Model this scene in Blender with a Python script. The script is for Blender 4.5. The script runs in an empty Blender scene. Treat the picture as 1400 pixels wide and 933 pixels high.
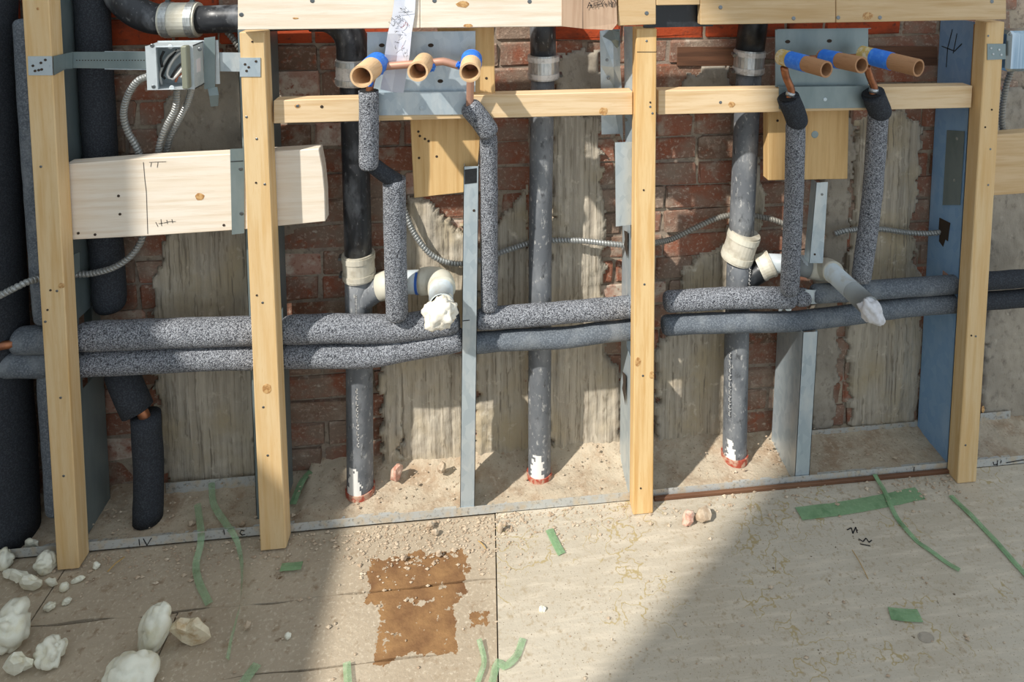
import bpy, bmesh, math, random
from mathutils import Vector, Matrix, noise as mnoise
random.seed(7)
SC = bpy.context.scene
COL = SC.collection

# ------------------------------------------------------------------ camera
IW, IH = 1400, 933
FPX = 950.0                       # focal length in pixels of the 1400 px wide frame
PX, PY = 775.0, -11.0             # principal point (lens shifted down)
Xd = Vector((8800-PX, -(-62-PY), -FPX)).normalized()
Zd = -Vector((730-PX, -(10600-PY), -FPX))
Zd = (Zd - Zd.dot(Xd)*Xd).normalized()
Yd = Zd.cross(Xd)
ROT = Matrix((Xd, Yd, Zd))        # camera -> world
DIST = 1.52
_r = ROT @ Vector((640-PX, -(708-PY), -FPX))
CAM = Vector((0, -DIST, -_r.z/_r.y*DIST))
cd = bpy.data.cameras.new('camera'); co = bpy.data.objects.new('camera', cd); COL.objects.link(co)
cd.sensor_width = 36; cd.lens = FPX/IW*36
cd.shift_x = (IW/2-PX)/IW; cd.shift_y = -(IH/2-PY)/IW
cd.clip_start = .02
co.matrix_world = Matrix.Translation(CAM) @ ROT.to_4x4()
SC.camera = co

# ------------------------------------------------------------------ world, sun, exposure
W = bpy.data.worlds.new('world'); SC.world = W; W.use_nodes = True
bg = W.node_tree.nodes['Background']
bg.inputs[0].default_value = (.80, .90, 1.0, 1); bg.inputs[1].default_value = 0.98
SUNV = Vector((1.2, 1.0, -1.5))   # travel direction of the sunlight
sd = bpy.data.lights.new('sun', 'SUN'); so = bpy.data.objects.new('sun', sd); COL.objects.link(so)
sd.energy = 5.0; sd.angle = math.radians(1.1); sd.color = (1.0, .955, .88)
so.rotation_euler = SUNV.to_track_quat('-Z', 'Y').to_euler(); so.location = (-3, -3, 4)
vs = SC.view_settings
vs.view_transform = 'Standard'; vs.look = 'None'; vs.exposure = 0.0; vs.gamma = 1.0; vs.use_curve_mapping = False

# ------------------------------------------------------------------ helpers: projection
def at(px, py, Y):
    r = ROT @ Vector((px-PX, -(py-PY), -FPX))
    return CAM + r*((Y-CAM.y)/r.y)
def fl(px, py, z=0.0):
    r = ROT @ Vector((px-PX, -(py-PY), -FPX))
    return CAM + r*((z-CAM.z)/r.z)
def rp(d, Y): return .5*d*(DIST+Y)/FPX      # radius in metres of a width in pixels at depth Y

# ------------------------------------------------------------------ helpers: materials
def lin(c):
    if isinstance(c, str): c = [int(c[i:i+2], 16)/255 for i in (0, 2, 4)]
    return tuple((v/12.92 if v <= .04045 else ((v+.055)/1.055)**2.4) for v in c)+(1,)
MATS = {}
def M(name, base, rough=.7, metal=0., layers=(), bump=None, randcol=None, spec=.5, trans=0., rl=None):
    """layers: (kind, scale(x,y,z), lo, hi, colour[, detail]); bump: list of (kind, scale, strength)"""
    m = bpy.data.materials.new(name); m.use_nodes = True; nt = m.node_tree; N = nt.nodes; L = nt.links
    b = N['Principled BSDF']
    b.inputs['Roughness'].default_value = rough; b.inputs['Metallic'].default_value = metal
    b.inputs['Specular IOR Level'].default_value = spec
    geo = N.new('ShaderNodeNewGeometry'); pos = geo.outputs['Position']
    def tex(kind, sc, detail=4.):
        mp = N.new('ShaderNodeMapping'); mp.inputs['Scale'].default_value = sc; L.new(pos, mp.inputs['Vector'])
        if kind == 'voro':
            t = N.new('ShaderNodeTexVoronoi'); t.inputs['Scale'].default_value = 1; L.new(mp.outputs[0], t.inputs['Vector']); return t.outputs['Distance']
        if kind == 'contour':
            t = N.new('ShaderNodeTexNoise'); t.inputs['Scale'].default_value = 1; t.inputs['Detail'].default_value = 3
            L.new(mp.outputs[0], t.inputs['Vector'])
            m1 = N.new('ShaderNodeMath'); m1.operation = 'SUBTRACT'; m1.inputs[1].default_value = .5; L.new(t.outputs[0], m1.inputs[0])
            m2 = N.new('ShaderNodeMath'); m2.operation = 'ABSOLUTE'; L.new(m1.outputs[0], m2.inputs[0])
            t2 = N.new('ShaderNodeTexNoise'); t2.inputs['Scale'].default_value = 4.5; L.new(pos, t2.inputs['Vector'])
            m3 = N.new('ShaderNodeMath'); m3.operation = 'MULTIPLY_ADD'; m3.inputs[1].default_value = -.25; m3.inputs[2].default_value = .149; L.new(t2.outputs[0], m3.inputs[0])
            m5 = N.new('ShaderNodeMath'); m5.operation = 'MAXIMUM'; m5.inputs[1].default_value = 0; L.new(m3.outputs[0], m5.inputs[0])
            m4 = N.new('ShaderNodeMath'); m4.operation = 'ADD'; L.new(m2.outputs[0], m4.inputs[0]); L.new(m5.outputs[0], m4.inputs[1]); return m4.outputs[0]
        if kind == 'cell':
            t = N.new('ShaderNodeTexVoronoi'); t.inputs['Scale'].default_value = 1; L.new(mp.outputs[0], t.inputs['Vector'])
            s = N.new('ShaderNodeSeparateColor'); L.new(t.outputs['Color'], s.inputs[0]); return s.outputs[0]
        t = N.new('ShaderNodeTexNoise'); t.inputs['Scale'].default_value = 1; t.inputs['Detail'].default_value = detail
        t.inputs['Roughness'].default_value = .6
        L.new(mp.outputs[0], t.inputs['Vector']); return t.outputs[0]
    col = None
    if randcol:
        oi = N.new('ShaderNodeObjectInfo'); cr = N.new('ShaderNodeValToRGB')
        cr.color_ramp.interpolation = 'LINEAR'
        els = cr.color_ramp.elements
        while len(els) < len(randcol): els.new(.5)
        for i, c in enumerate(randcol):
            els[i].position = i/(len(randcol)-1); els[i].color = lin(c)
        L.new(oi.outputs['Random'], cr.inputs[0]); col = cr.outputs[0]
    for ly in layers:
        kind, sc, lo, hi, c = ly[:5]
        t = tex(kind, sc, ly[5] if len(ly) > 5 else 4.)
        mr = N.new('ShaderNodeMapRange'); mr.inputs[1].default_value = lo; mr.inputs[2].default_value = hi; mr.clamp = True
        L.new(t, mr.inputs[0])
        mx = N.new('ShaderNodeMix'); mx.data_type = 'RGBA'
        L.new(mr.outputs[0], mx.inputs[0])
        if col is None: mx.inputs[6].default_value = lin(base)
        else: L.new(col, mx.inputs[6])
        mx.inputs[7].default_value = lin(c); col = mx.outputs[2]
    if col is None: b.inputs['Base Color'].default_value = lin(base)
    else: L.new(col, b.inputs['Base Color'])
    prev = None
    for (kind, sc, st) in (bump or ()):
        bn = N.new('ShaderNodeBump'); bn.inputs['Strength'].default_value = st; bn.inputs['Distance'].default_value = .003
        L.new(tex(kind, sc), bn.inputs['Height'])
        if prev: L.new(prev, bn.inputs['Normal'])
        prev = bn.outputs[0]
    if prev: L.new(prev, b.inputs['Normal'])
    if trans:
        b.inputs['Alpha'].default_value = 1-trans
    MATS[name] = m
    return m

def wood(name, a, b2, c, ax):
    s1 = {'x': (5, 90, 90), 'z': (90, 90, 5), 'y': (90, 5, 90)}[ax]
    s2 = {'x': (2.2, 14, 14), 'z': (14, 14, 2.2), 'y': (14, 2.2, 14)}[ax]
    s3 = {'x': (30, 500, 500), 'z': (500, 500, 30), 'y': (500, 30, 500)}[ax]
    return M(name, a, .62, 0, [('noise', s1, .42, .72, b2, 3), ('noise', s2, .48, .78, c, 4), ('noise', s3, .58, .85, b2, 2)],
             [('noise', s3, .12)], spec=.3)
wood('pine_vertical', 'ddc194', 'cfa971', 'd9b27a', 'z')
wood('pine_orange_vertical', 'e0c08c', 'cda062', 'deb171', 'z')
wood('pine_horizontal', 'e0c6a0', 'cdab7c', 'd9bb8e', 'x')
wood('pale_board', 'ebe0d0', 'dccab2', 'e6d7c0', 'x')
wood('spruce_board', 'd0b58e', 'bd9c6e', 'c6a679', 'x')
wood('block_wood', 'd6b27c', 'c39a62', 'dcbb86', 'z')
wood('plywood_strip', 'b98f55', '8f6534', 'c9a367', 'z')
wood('old_timber', '6b4a36', '4a3326', '7c5a42', 'x')
M('knot', 'cda56f', .6, 0, [('noise', (160, 160, 160), .42, .6, 'a87a48')])
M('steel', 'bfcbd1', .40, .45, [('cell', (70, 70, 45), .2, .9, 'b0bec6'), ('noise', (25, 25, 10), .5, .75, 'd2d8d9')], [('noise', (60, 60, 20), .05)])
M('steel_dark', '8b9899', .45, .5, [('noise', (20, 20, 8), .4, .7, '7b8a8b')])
M('steel_sky_reflection', '97bde4', .36, .25, [('cell', (60, 60, 40), .2, .9, '8bb4e0'), ('noise', (18, 18, 7), .56, .8, 'abcaea')], [('noise', (40, 40, 14), .06)])  # blue sky reflection is put into the base colour
M('steel_dusty', 'c4c6c3', .6, .35, [('noise', (40, 40, 40), .45, .65, 'c9bda8'), ('noise', (120, 120, 120), .55, .7, '8f8c84')])
M('chrome', 'b9c6cf', .18, .95, [('noise', (60, 60, 3), .4, .6, '8fa3b0')])
M('screw_metal', '7d8284', .35, .9)
M('screw_hole', '3b2f24', .9)
M('box_steel', 'cdd5d8', .42, .35, [('noise', (30, 30, 30), .5, .8, 'b3bcc0')])
M('ring_paint', '8f917f', .5, .3)
M('white_wire', 'd9d6d0', .4)
M('black_wire', '19191a', .4)
M('brown_wire', 'a05a3a', .4)
M('sticker', 'd7d5da', .6)
M('ink', '17161a', .8)
M('ink_red', '9a2f28', .8)
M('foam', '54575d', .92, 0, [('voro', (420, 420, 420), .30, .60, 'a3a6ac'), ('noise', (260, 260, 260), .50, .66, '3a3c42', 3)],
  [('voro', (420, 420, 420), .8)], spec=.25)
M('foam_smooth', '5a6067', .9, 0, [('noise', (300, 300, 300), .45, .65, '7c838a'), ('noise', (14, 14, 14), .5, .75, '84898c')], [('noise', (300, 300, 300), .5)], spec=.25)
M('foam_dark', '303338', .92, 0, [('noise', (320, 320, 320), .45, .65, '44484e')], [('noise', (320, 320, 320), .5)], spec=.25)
M('foam_cut', '17181a', .95)
M('abs', '2b2d31', .38, 0, [('noise', (14, 14, 6), .52, .70, '7a7d81'), ('noise', (120, 120, 60), .60, .78, '929392'), ('noise', (60, 60, 30), .42, .30, '1c1d20')], [('noise', (90, 90, 50), .08)])
M('abs_dusty', '63676c', .55, 0, [('noise', (16, 16, 7), .45, .62, '808386'), ('noise', (110, 110, 60), .58, .72, 'b4b3b0'), ('noise', (70, 70, 40), .42, .30, '4a4c4f')], [('noise', (90, 90, 50), .1)])
M('abs_black', '1d1f22', .35, 0, [('noise', (30, 30, 30), .5, .75, '3d4044')])
M('band_steel', 'c9cccb', .35, .7, [('noise', (300, 300, 40), .45, .6, 'b0b4b4')])
M('band_rubber', 'c8c2b2', .6, 0, [('noise', (40, 40, 40), .45, .65, 'b0a896')])
M('band_clear', 'd9d7d3', .35, .25, [('noise', (60, 60, 60), .5, .7, 'a7a49c')])
M('cream_plastic', 'd3cfbf', .5, 0, [('noise', (30, 30, 30), .5, .75, 'bdb39c')])
M('white_plastic', 'c9d2d6', .4, 0, [('noise', (30, 30, 30), .5, .75, 'b9b8ae')])
M('grey_plastic', '8f9494', .5)
M('blue_mark', '2f62b8', .5)
M('rag', 'ebe6d8', .95, 0, [('noise', (60, 60, 60), .5, .7, 'd9cfb8')], [('noise', (120, 120, 120), .4)])
M('rag_grey', 'd3d3d6', .95, 0, [('noise', (60, 60, 60), .5, .7, 'bdbcbd')], [('noise', (120, 120, 120), .4)])
M('spray_foam', 'e6e4d2', .8, 0, [('noise', (40, 40, 40), .5, .75, 'd9d2b4')], [('noise', (90, 90, 90), .3)])
M('spray_foam_tan', 'dcd0b4', .8, 0, [('noise', (40, 40, 40), .45, .65, 'bb9e75')], [('noise', (90, 90, 90), .3)])
M('copper', 'a86f4e', .38, .75, [('noise', (60, 60, 60), .45, .65, '8a5a42')])
M('copper_pale', 'c99a83', .45, .45)
M('tube_card', 'd9b68c', .8, 0, [('noise', (40, 40, 300), .5, .7, 'cda67a')])
M('tube_brown', 'a67c58', .85, 0, [('noise', (40, 40, 300), .5, .7, '98704e')])
M('tube_yellow', 'c0a55a', .7, 0, [('noise', (60, 60, 60), .45, .6, 'd2c9ae')])
M('tape_blue', '2d78e0', .55, 0, [('noise', (90, 90, 90), .5, .7, '4b93ea')], [('noise', (100, 100, 100), .5)])
M('tape_green', '8db486', .35, 0, [('noise', (180, 180, 180), .45, .65, '9cbf93'), ('noise', (30, 30, 30), .5, .7, '6f9a6c')], [('noise', (150, 150, 150), .4)], trans=.42)
M('tape_green_clear', '9cc094', .2, 0, [('noise', (120, 120, 120), .5, .7, 'b7cfae')], [('noise', (100, 100, 100), .6)], trans=.62)
M('paper', 'dcdfe8', .8, 0, [('noise', (12, 12, 12), .45, .7, 'c5cbe0')], [('noise', (25, 25, 25), .3)])
M('cardboard', 'b99d84', .9, 0, [('noise', (160, 160, 6), .45, .65, 'ab8d74')])
M('conduit', 'a5a7a5', .42, .6)
M('conduit_dull', '8f8c84', .5, .45)
M('red_seal', 'a54a36', .85, 0, [('noise', (70, 70, 70), .44, .58, 'bd9a84')])
M('white_paint', 'e6e4df', .6)
M('mortar', '96887a', .95, 0, [('noise', (12, 12, 12), .42, .62, 'a89a86'), ('noise', (80, 80, 80), .5, .7, '75675a')], [('noise', (70, 70, 70), .8)])
BR = [('noise', (45, 45, 45), .5, .68, '94573e', 5), ('noise', (7, 7, 9), .44, .60, '8b7767', 5), ('noise', (14, 14, 14), .56, .68, 'a08e7d', 5), ('noise', (120, 120, 120), .55, .72, 'b39c8a', 3), ('noise', (30, 30, 60), .62, .72, 'bdb0a0', 5)]
M('brick', '8a4f3c', .92, 0, BR, [('noise', (60, 60, 60), .9), ('noise', (220, 220, 220), .5)], randcol=['7d5c49', '945a43', '705948', '9a6049', '846858', '8b5843'])
M('brick_orange', 'ad4620', .9, 0, [('noise', (12, 30, 30), .46, .64, '823a20', 5), ('noise', (60, 60, 60), .56, .7, '6a3524', 4)], [('noise', (60, 60, 60), .8)])
M('brick_pale', 'b08a78', .95, 0, [('noise', (25, 25, 25), .42, .6, 'cdbfae', 5), ('noise', (70, 70, 70), .55, .7, '8f5542', 4)], [('noise', (60, 60, 60), .9)])
M('plaster', 'aba191', .95, 0, [('noise', (90, 90, 2.6), .42, .62, 'c2b8a6', 5), ('noise', (6, 6, 5), .48, .66, 'b3a488', 4), ('noise', (150, 150, 4), .54, .68, '847a6a', 3), ('noise', (30, 30, 30), .62, .75, 'd6ccb8', 4)],
  [('noise', (150, 150, 4), 1.0), ('noise', (90, 90, 90), .5)])
M('plaster_smooth', '978e80', .95, 0, [('noise', (9, 9, 7), .42, .66, 'ada393', 5), ('noise', (60, 60, 40), .55, .72, '7f766a', 4), ('noise', (50, 50, 30), .64, .76, 'b7ac9c')],
  [('noise', (60, 60, 30), .8), ('noise', (200, 200, 200), .3)])
M('dirt', 'bbad97', .98, 0, [('noise', (14, 14, 14), .45, .65, 'a48d74', 5), ('noise', (90, 90, 90), .52, .7, 'c3b49e', 4), ('noise', (160, 160, 160), .6, .72, '85705b', 3)], [('noise', (110, 110, 110), .9)])
M('rubble', 'bfae97', .95, 0, [('noise', (60, 60, 60), .4, .6, 'a8927a'), ('noise', (40, 40, 40), .56, .7, 'd6c8b2')])
M('rubble_red', 'b98370', .95, 0, [('noise', (60, 60, 60), .4, .6, 'cdb5a2')])
M('straw', 'b9985f', .8)
M('floor_base', '4b3e31', .95)
M('unseen_wall', 'c9c5bd', .9, 0, [('noise', (6, 6, 6), .4, .7, 'b9b4aa')])
M('floor_ply', 'beb5a4', .85, 0, [('noise', (3, 3, 3), .42, .68, 'b5aa97', 5), ('noise', (9, 60, 9), .48, .72, 'ccc1ae', 4), ('noise', (90, 90, 90), .55, .72, 'a89981', 4), ('noise', (260, 260, 260), .64, .72, '7b6c58', 2), ('contour', (22, 22, 22), .020, .006, 'ab9a73'), ('noise', (70, 70, 70), .72, .76, '6b5d4b', 2)],
  [('noise', (120, 120, 120), .35)], spec=.3)

def floor_tile_material():
    m = M('floor_tile', 'aa9b86', .92, 0, [('noise', (5, 5, 5), .42, .66, 'b8aa95', 5), ('noise', (40, 40, 40), .56, .70, '95826b', 5), ('noise', (26, 26, 26), .66, .72, '6e553c', 4), ('noise', (140, 140, 140), .55, .7, 'c4b7a2', 3)],
          [('noise', (90, 90, 90), .6), ('noise', (24, 24, 24), .4)], spec=.2)
    # worn-through brown area, an irregular rectangle on the floor
    nt = m.node_tree; N = nt.nodes; L = nt.links; b = N['Principled BSDF']
    src = b.inputs['Base Color'].links[0].from_socket
    geo = N.new('ShaderNodeNewGeometry'); sep = N.new('ShaderNodeSeparateXYZ'); L.new(geo.outputs['Position'], sep.inputs[0])
    def nz(s, d=6):
        t = N.new('ShaderNodeTexNoise'); t.inputs['Scale'].default_value = s; t.inputs['Detail'].default_value = d; t.inputs['Roughness'].default_value = .65
        L.new(geo.outputs['Position'], t.inputs['Vector']); return t.outputs[0]
    def mth(op, a, c, e=None):
        n = N.new('ShaderNodeMath'); n.operation = op
        for i, v in enumerate((a, c, e)):
            if v is None: continue
            if isinstance(v, (int, float)): n.inputs[i].default_value = v
            else: L.new(v, n.inputs[i])
        return n.outputs[0]
    def blob(x0, x1, y0, y1, amp, sc):
        cx, cy, hx, hy = (x0+x1)/2, (y0+y1)/2, abs(x1-x0)/2, abs(y1-y0)/2
        dx = mth('SUBTRACT', mth('ABSOLUTE', mth('SUBTRACT', sep.outputs[0], cx), 0), hx)
        dy = mth('SUBTRACT', mth('ABSOLUTE', mth('SUBTRACT', sep.outputs[1], cy), 0), hy)
        d = mth('MAXIMUM', dx, dy)
        n = mth('MULTIPLY', mth('SUBTRACT', nz(sc), .5), amp)
        return mth('LESS_THAN', mth('ADD', d, n), 0.0)
    a0 = fl(507, 765); a1 = fl(632, 812); c0 = fl(530, 800); c1 = fl(622, 890)
    e0 = fl(640, 838); e1 = fl(668, 856)
    ma = blob(a0.x, a1.x, a0.y, a1.y, .10, 16); mb = blob(c0.x, c1.x, c0.y, c1.y, .085, 15)
    mc = blob(e0.x, e1.x, e0.y, e1.y, .07, 22)
    mask = mth('MAXIMUM', mth('MAXIMUM', ma, mb), mc)
    mask = mth('MULTIPLY', mask, mth('LESS_THAN', nz(34, 5), .615))
    cr = N.new('ShaderNodeValToRGB'); cr.color_ramp.elements[0].color = lin('74543a'); cr.color_ramp.elements[1].color = lin('9b7750')
    cr.color_ramp.elements[0].position = .35; cr.color_ramp.elements[1].position = .65
    L.new(nz(12), cr.inputs[0])
    mx = N.new('ShaderNodeMix'); mx.data_type = 'RGBA'
    L.new(mask, mx.inputs[0]); L.new(src, mx.inputs[6]); L.new(cr.outputs[0], mx.inputs[7]); L.new(mx.outputs[2], b.inputs['Base Color'])
floor_tile_material()

# ------------------------------------------------------------------ helpers: objects
def tag(o, label=None, cat=None, group=None, kind=None):
    if label: o['label'] = label
    if cat: o['category'] = cat
    if group: o['group'] = group
    if kind: o['kind'] = kind
    return o
def thing(name, loc, label, cat, group=None):
    o = bpy.data.objects.new(name, None); o.empty_display_size = .02; COL.objects.link(o); o.location = loc
    return tag(o, label, cat, group)
def wloc(o):
    v = Vector((0, 0, 0))
    while o: v += o.location; o = o.parent
    return v
def obj(name, geo, mat, parent=None, smooth=False, label=None):
    v, f = geo
    me = bpy.data.meshes.new(name); me.from_pydata([tuple(p) for p in v], [], f); me.update()
    me.materials.append(MATS[mat])
    if smooth: me.polygons.foreach_set('use_smooth', [True]*len(me.polygons))
    o = bpy.data.objects.new(name, me); COL.objects.link(o)
    if parent is not None:
        o.parent = parent; o.location = -wloc(parent)
    if label: o['label'] = label
    return o
def join(*gs):
    V, F = [], []
    for v, f in gs:
        n = len(V); V += list(v); F += [tuple(i+n for i in q) for q in f]
    return V, F
def from_bm(bm):
    bm.verts.ensure_lookup_table(); bm.verts.index_update()
    g = ([v.co.copy() for v in bm.verts], [tuple(v.index for v in f.verts) for f in bm.faces]); bm.free(); return g
def bevel(g, off, seg=1):
    bm = bmesh.new(); vs_ = [bm.verts.new(p) for p in g[0]]
    for f in g[1]:
        try: bm.faces.new([vs_[i] for i in f])
        except ValueError: pass
    bmesh.ops.recalc_face_normals(bm, faces=bm.faces)
    es = [e for e in bm.edges if len(e.link_faces) == 2 and e.calc_face_angle(0) > .5]
    bmesh.ops.bevel(bm, geom=es, offset=off, segments=seg, affect='EDGES', profile=.5)
    return from_bm(bm)
def prism(pts, vec):
    n = len(pts); vec = Vector(vec); V = [Vector(p) for p in pts]+[Vector(p)+vec for p in pts]
    F = [tuple(range(n))[::-1], tuple(range(n, 2*n))]+[(i, (i+1) % n, (i+1) % n+n, i+n) for i in range(n)]
    bm = bmesh.new(); vv = [bm.verts.new(p) for p in V]
    for f in F: bm.faces.new([vv[i] for i in f])
    bmesh.ops.recalc_face_normals(bm, faces=bm.faces)
    return from_bm(bm)
def slab(pxs, Y, depth, bev=.0012):
    g = prism([at(x, y, Y) for x, y in pxs], (0, depth, 0))
    return bevel(g, bev) if bev else g
def box(x0, x1, y0, y1, z0, z1, bev=0):
    g = prism([(x0, y0, z0), (x1, y0, z0), (x1, y0, z1), (x0, y0, z1)], (0, y1-y0, 0))
    return bevel(g, bev) if bev else g
def catmull(P, step=.01):
    P = [Vector(p) for p in P]
    if len(P) == 2:
        n = max(1, int((P[1]-P[0]).length/step)); return [P[0].lerp(P[1], i/n) for i in range(n+1)]
    Q = [2*P[0]-P[1]]+P+[2*P[-1]-P[-2]]; out = []
    for i in range(1, len(Q)-2):
        a, b, c, d = Q[i-1:i+3]; n = max(1, int((c-b).length/step))
        for k in range(n):
            t = k/n
            out.append(.5*((2*b)+(c-a)*t+(2*a-5*b+4*c-d)*t*t+(3*b-a-3*c+d)*t**3))
    out.append(P[-1]); return out
def tube(path, rad, seg=16, cap=True, wob=0.):
    n = len(path); R = rad if isinstance(rad, (list, tuple)) else [rad]*n
    V, F = [], []; up = None
    for i, p in enumerate(path):
        t = (path[min(i+1, n-1)]-path[max(i-1, 0)]).normalized()
        if up is None:
            up = Vector((0, 0, 1)) if abs(t.z) < .9 else Vector((0, 1, 0))
        up = (up-up.dot(t)*t).normalized(); s = t.cross(up)
        for k in range(seg):
            a = 2*math.pi*k/seg
            d = up*math.cos(a)+s*math.sin(a); r = R[i]
            if wob: r *= 1+wob*mnoise.noise((p+d*r)*22)
            V.append(p+d*r)
    for i in range(n-1):
        for k in range(seg):
            a = i*seg+k; b = i*seg+(k+1) % seg
            F.append((a, b, b+seg, a+seg))
    if cap: F.append(tuple(range(seg))[::-1]); F.append(tuple(range((n-1)*seg, n*seg)))
    return V, F
def hollow(path, r, th, seg=24):
    """open pipe with wall thickness"""
    o = tube(path, r, seg, False); i = tube(path, r-th, seg, False); n = len(o[0])
    V = o[0]+i[0]; F = list(o[1])+[tuple(reversed([k+n for k in f])) for f in i[1]]
    for base, rev in ((0, True), (n-seg, False)):
        for k in range(seg):
            a, b = base+k, base+(k+1) % seg
            q = (a, b, b+n, a+n); F.append(q if rev else q[::-1])
    return V, F
def sleeve(pts, r, ends=(True, True), step=.012, wob=.05, seg=20):
    """foam insulation with soft rounded ends"""
    p = catmull(pts, step); L = [0]
    for a, b in zip(p, p[1:]): L.append(L[-1]+(b-a).length)
    R = []
    q, m = [], .7*r
    tot = L[-1]
    extra = []
    if ends[0]: extra += [0, m*.08, m*.3, m*.6]
    if ends[1]: extra += [tot, tot-m*.08, tot-m*.3, tot-m*.6]
    def pt(s):
        for i in range(len(p)-1):
            if L[i+1] >= s-1e-9:
                d = L[i+1]-L[i]
                return p[i].lerp(p[i+1], (s-L[i])/d if d > 0 else 0)
        return p[-1]
    S = sorted(set([round(s, 5) for s in L if (not ends[0] or s > m*.7) and (not ends[1] or s < tot-m*.7)]+[round(e, 5) for e in extra]))
    for s in S:
        k = r
        if ends[0] and s < m: u = 1-s/m; k = r*(.62+.38*math.sqrt(max(0, 1-u*u)))
        if ends[1] and tot-s < m: u = 1-(tot-s)/m; k = min(k, r*(.62+.38*math.sqrt(max(0, 1-u*u))))
        R.append(k); q.append(pt(s))
    return tube(q, R, seg, True, wob)
def disc(c, r, n=(0, -1, 0), th=.0012, seg=12):
    n = Vector(n).normalized(); c = Vector(c)
    return tube([c-n*th, c+n*th*.6, c+n*th], [r, r, r*.75], seg)
def torus_ring(c, axis, R, w, th, seg=28):
    axis = Vector(axis).normalized(); c = Vector(c)
    return hollow([c-axis*w/2, c+axis*w/2], R+th, th, seg)
def lump(c, sx, sy, sz, seed, amp=.35, freq=2.2, sub=3, rot=(0, 0, 0), flatz=None, hi=.45):
    bm = bmesh.new(); bmesh.ops.create_icosphere(bm, subdivisions=sub, radius=1)
    off = Vector((seed*3.7, seed*1.3, seed*2.1)); e = Matrix.Identity(3)
    from mathutils import Euler
    e = Euler(rot).to_matrix(); c = Vector(c)
    for v in bm.verts:
        d = v.co.copy()
        k = 1+amp*mnoise.noise(d*freq+off)+amp*hi*mnoise.noise(d*freq*2.6+off)+amp*hi*.45*mnoise.noise(d*freq*6+off)-(amp*.5*max(0, .18-abs(mnoise.noise(d*freq*1.3+off*2)))/.18 if hi < .3 else 0)
        q = Vector((d.x*k*sx, d.y*k*sy, d.z*k*sz)); v.co = e @ q+c
        if flatz is not None and v.co.z < flatz: v.co.z = flatz+.0005*(v.co.z-flatz)
    return from_bm(bm)
def strokes(lines, Y, w=.0022, th=.0005):
    """pen strokes as thin raised ribbons on a surface that faces the room at depth Y"""
    gs = []
    for ln in lines:
        P = [at(x, y, Y) for x, y in ln]
        for a, b in zip(P, P[1:]):
            t = (b-a)
            if t.length < 1e-6: continue
            s = Vector((-t.z, 0, t.x)).normalized()*w/2; e = t.normalized()*w*.3
            gs.append(prism([a-s-e, b-s+e, b+s+e, a+s-e], (0, -th, 0)))
    return join(*gs)
def screw(parent, px, py, Y, r=.0042, mat='screw_metal', name='screw'):
    c = at(px, py, Y); g = disc(c, r, (0, -1, 0), .001)
    return obj(name, g, mat, parent)
def knot(parent, px, py, Y, rx, rz):
    c = at(px, py, Y); g = disc((0, 0, 0), 1, (0, -1, 0), .0006, 14)
    g = ([Vector((v.x*rx*(1+.35*mnoise.noise(Vector((v.x*1.5+px, v.z*1.5, py)))), v.y, v.z*rz*(1+.3*mnoise.noise(Vector((v.x*1.5, v.z*1.5+px, py))))))+c for v in g[0]], g[1])
    return obj('knot', g, 'knot', parent)

# ================================================================== THE SETTING
WALL_Y = .168            # face of the bricks
XL, XR = -1.75, 1.75
floor = obj('floor', box(XL-.4, XR+1.2, -4.2, .6, -.06, -.012), 'floor_base'); tag(floor, kind='structure')
sx = fl(679, 800).x      # long seam in the floor
ys = [.25, fl(520, 808).y, fl(520, 904).y, fl(520, 904).y-.16]
def panel(x0, x1, y0, y1, z, mat, rag=0.):
    nx = max(2, int((x1-x0)/.02)); bm = bmesh.new()
    def ring(yv, s): return [(x0+(x1-x0)*i/nx, yv+s*rag*(mnoise.noise(Vector((x0+(x1-x0)*i/nx*14, yv*9, 3)))), z) for i in range(nx+1)]
    a = ring(y0, 1); b = ring(y1, 1)[::-1]
    return prism(a+b, (0, 0, -.012-z))
for i in range(3):
    for (x0, x1) in ((-1.95, -.62 if i == 1 else -.9), (-.617 if i == 1 else -.897, sx-.0015)):
        obj('floor_tile', panel(x0, x1, ys[i+1]+.0012, ys[i]-.0012, 0-.001*(i % 2), 'floor_tile', .006), 'floor_tile', floor)
obj('floor_tile', panel(-1.95, sx-.0015, -4.0, ys[3]-.003, 0, 'floor_tile', .004), 'floor_tile', floor)
obj('floor_panel', box(sx+.001, XR+1.1, -4.0, .25, -.012, .004), 'floor_ply', floor)

# unseen left wall, added with a window opening shaped to bound the sunlight
LW = -1.62
def trace(p): # y,z where the sun ray through p crosses the left wall
    k = (LW-p.x)/SUNV.x; return p.y+SUNV.y*k, p.z+SUNV.z*k
yj = trace(at(1098, 690, -.04))[0]; zs = trace(fl(458, 800))[1]; yk = trace(at(186, 270, .002))[0]; zh = trace(at(1052, 12, -.063))[1]
wl = obj('unseen_wall_left', join(box(LW-.14, LW, -4.2, yj, 0, zh+1.0), box(LW-.14, LW, yk, .4, 0, zh+1.0), box(LW-.14, LW, yj, yk, 0, zs), box(LW-.14, LW, yj, yk, zh, zh+1.0)), 'unseen_wall')
tag(wl, kind='structure')

wall = obj('wall_back', box(XL, XR, WALL_Y+.006, .34, -.02, 1.85), 'mortar'); tag(wall, kind='structure')
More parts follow.
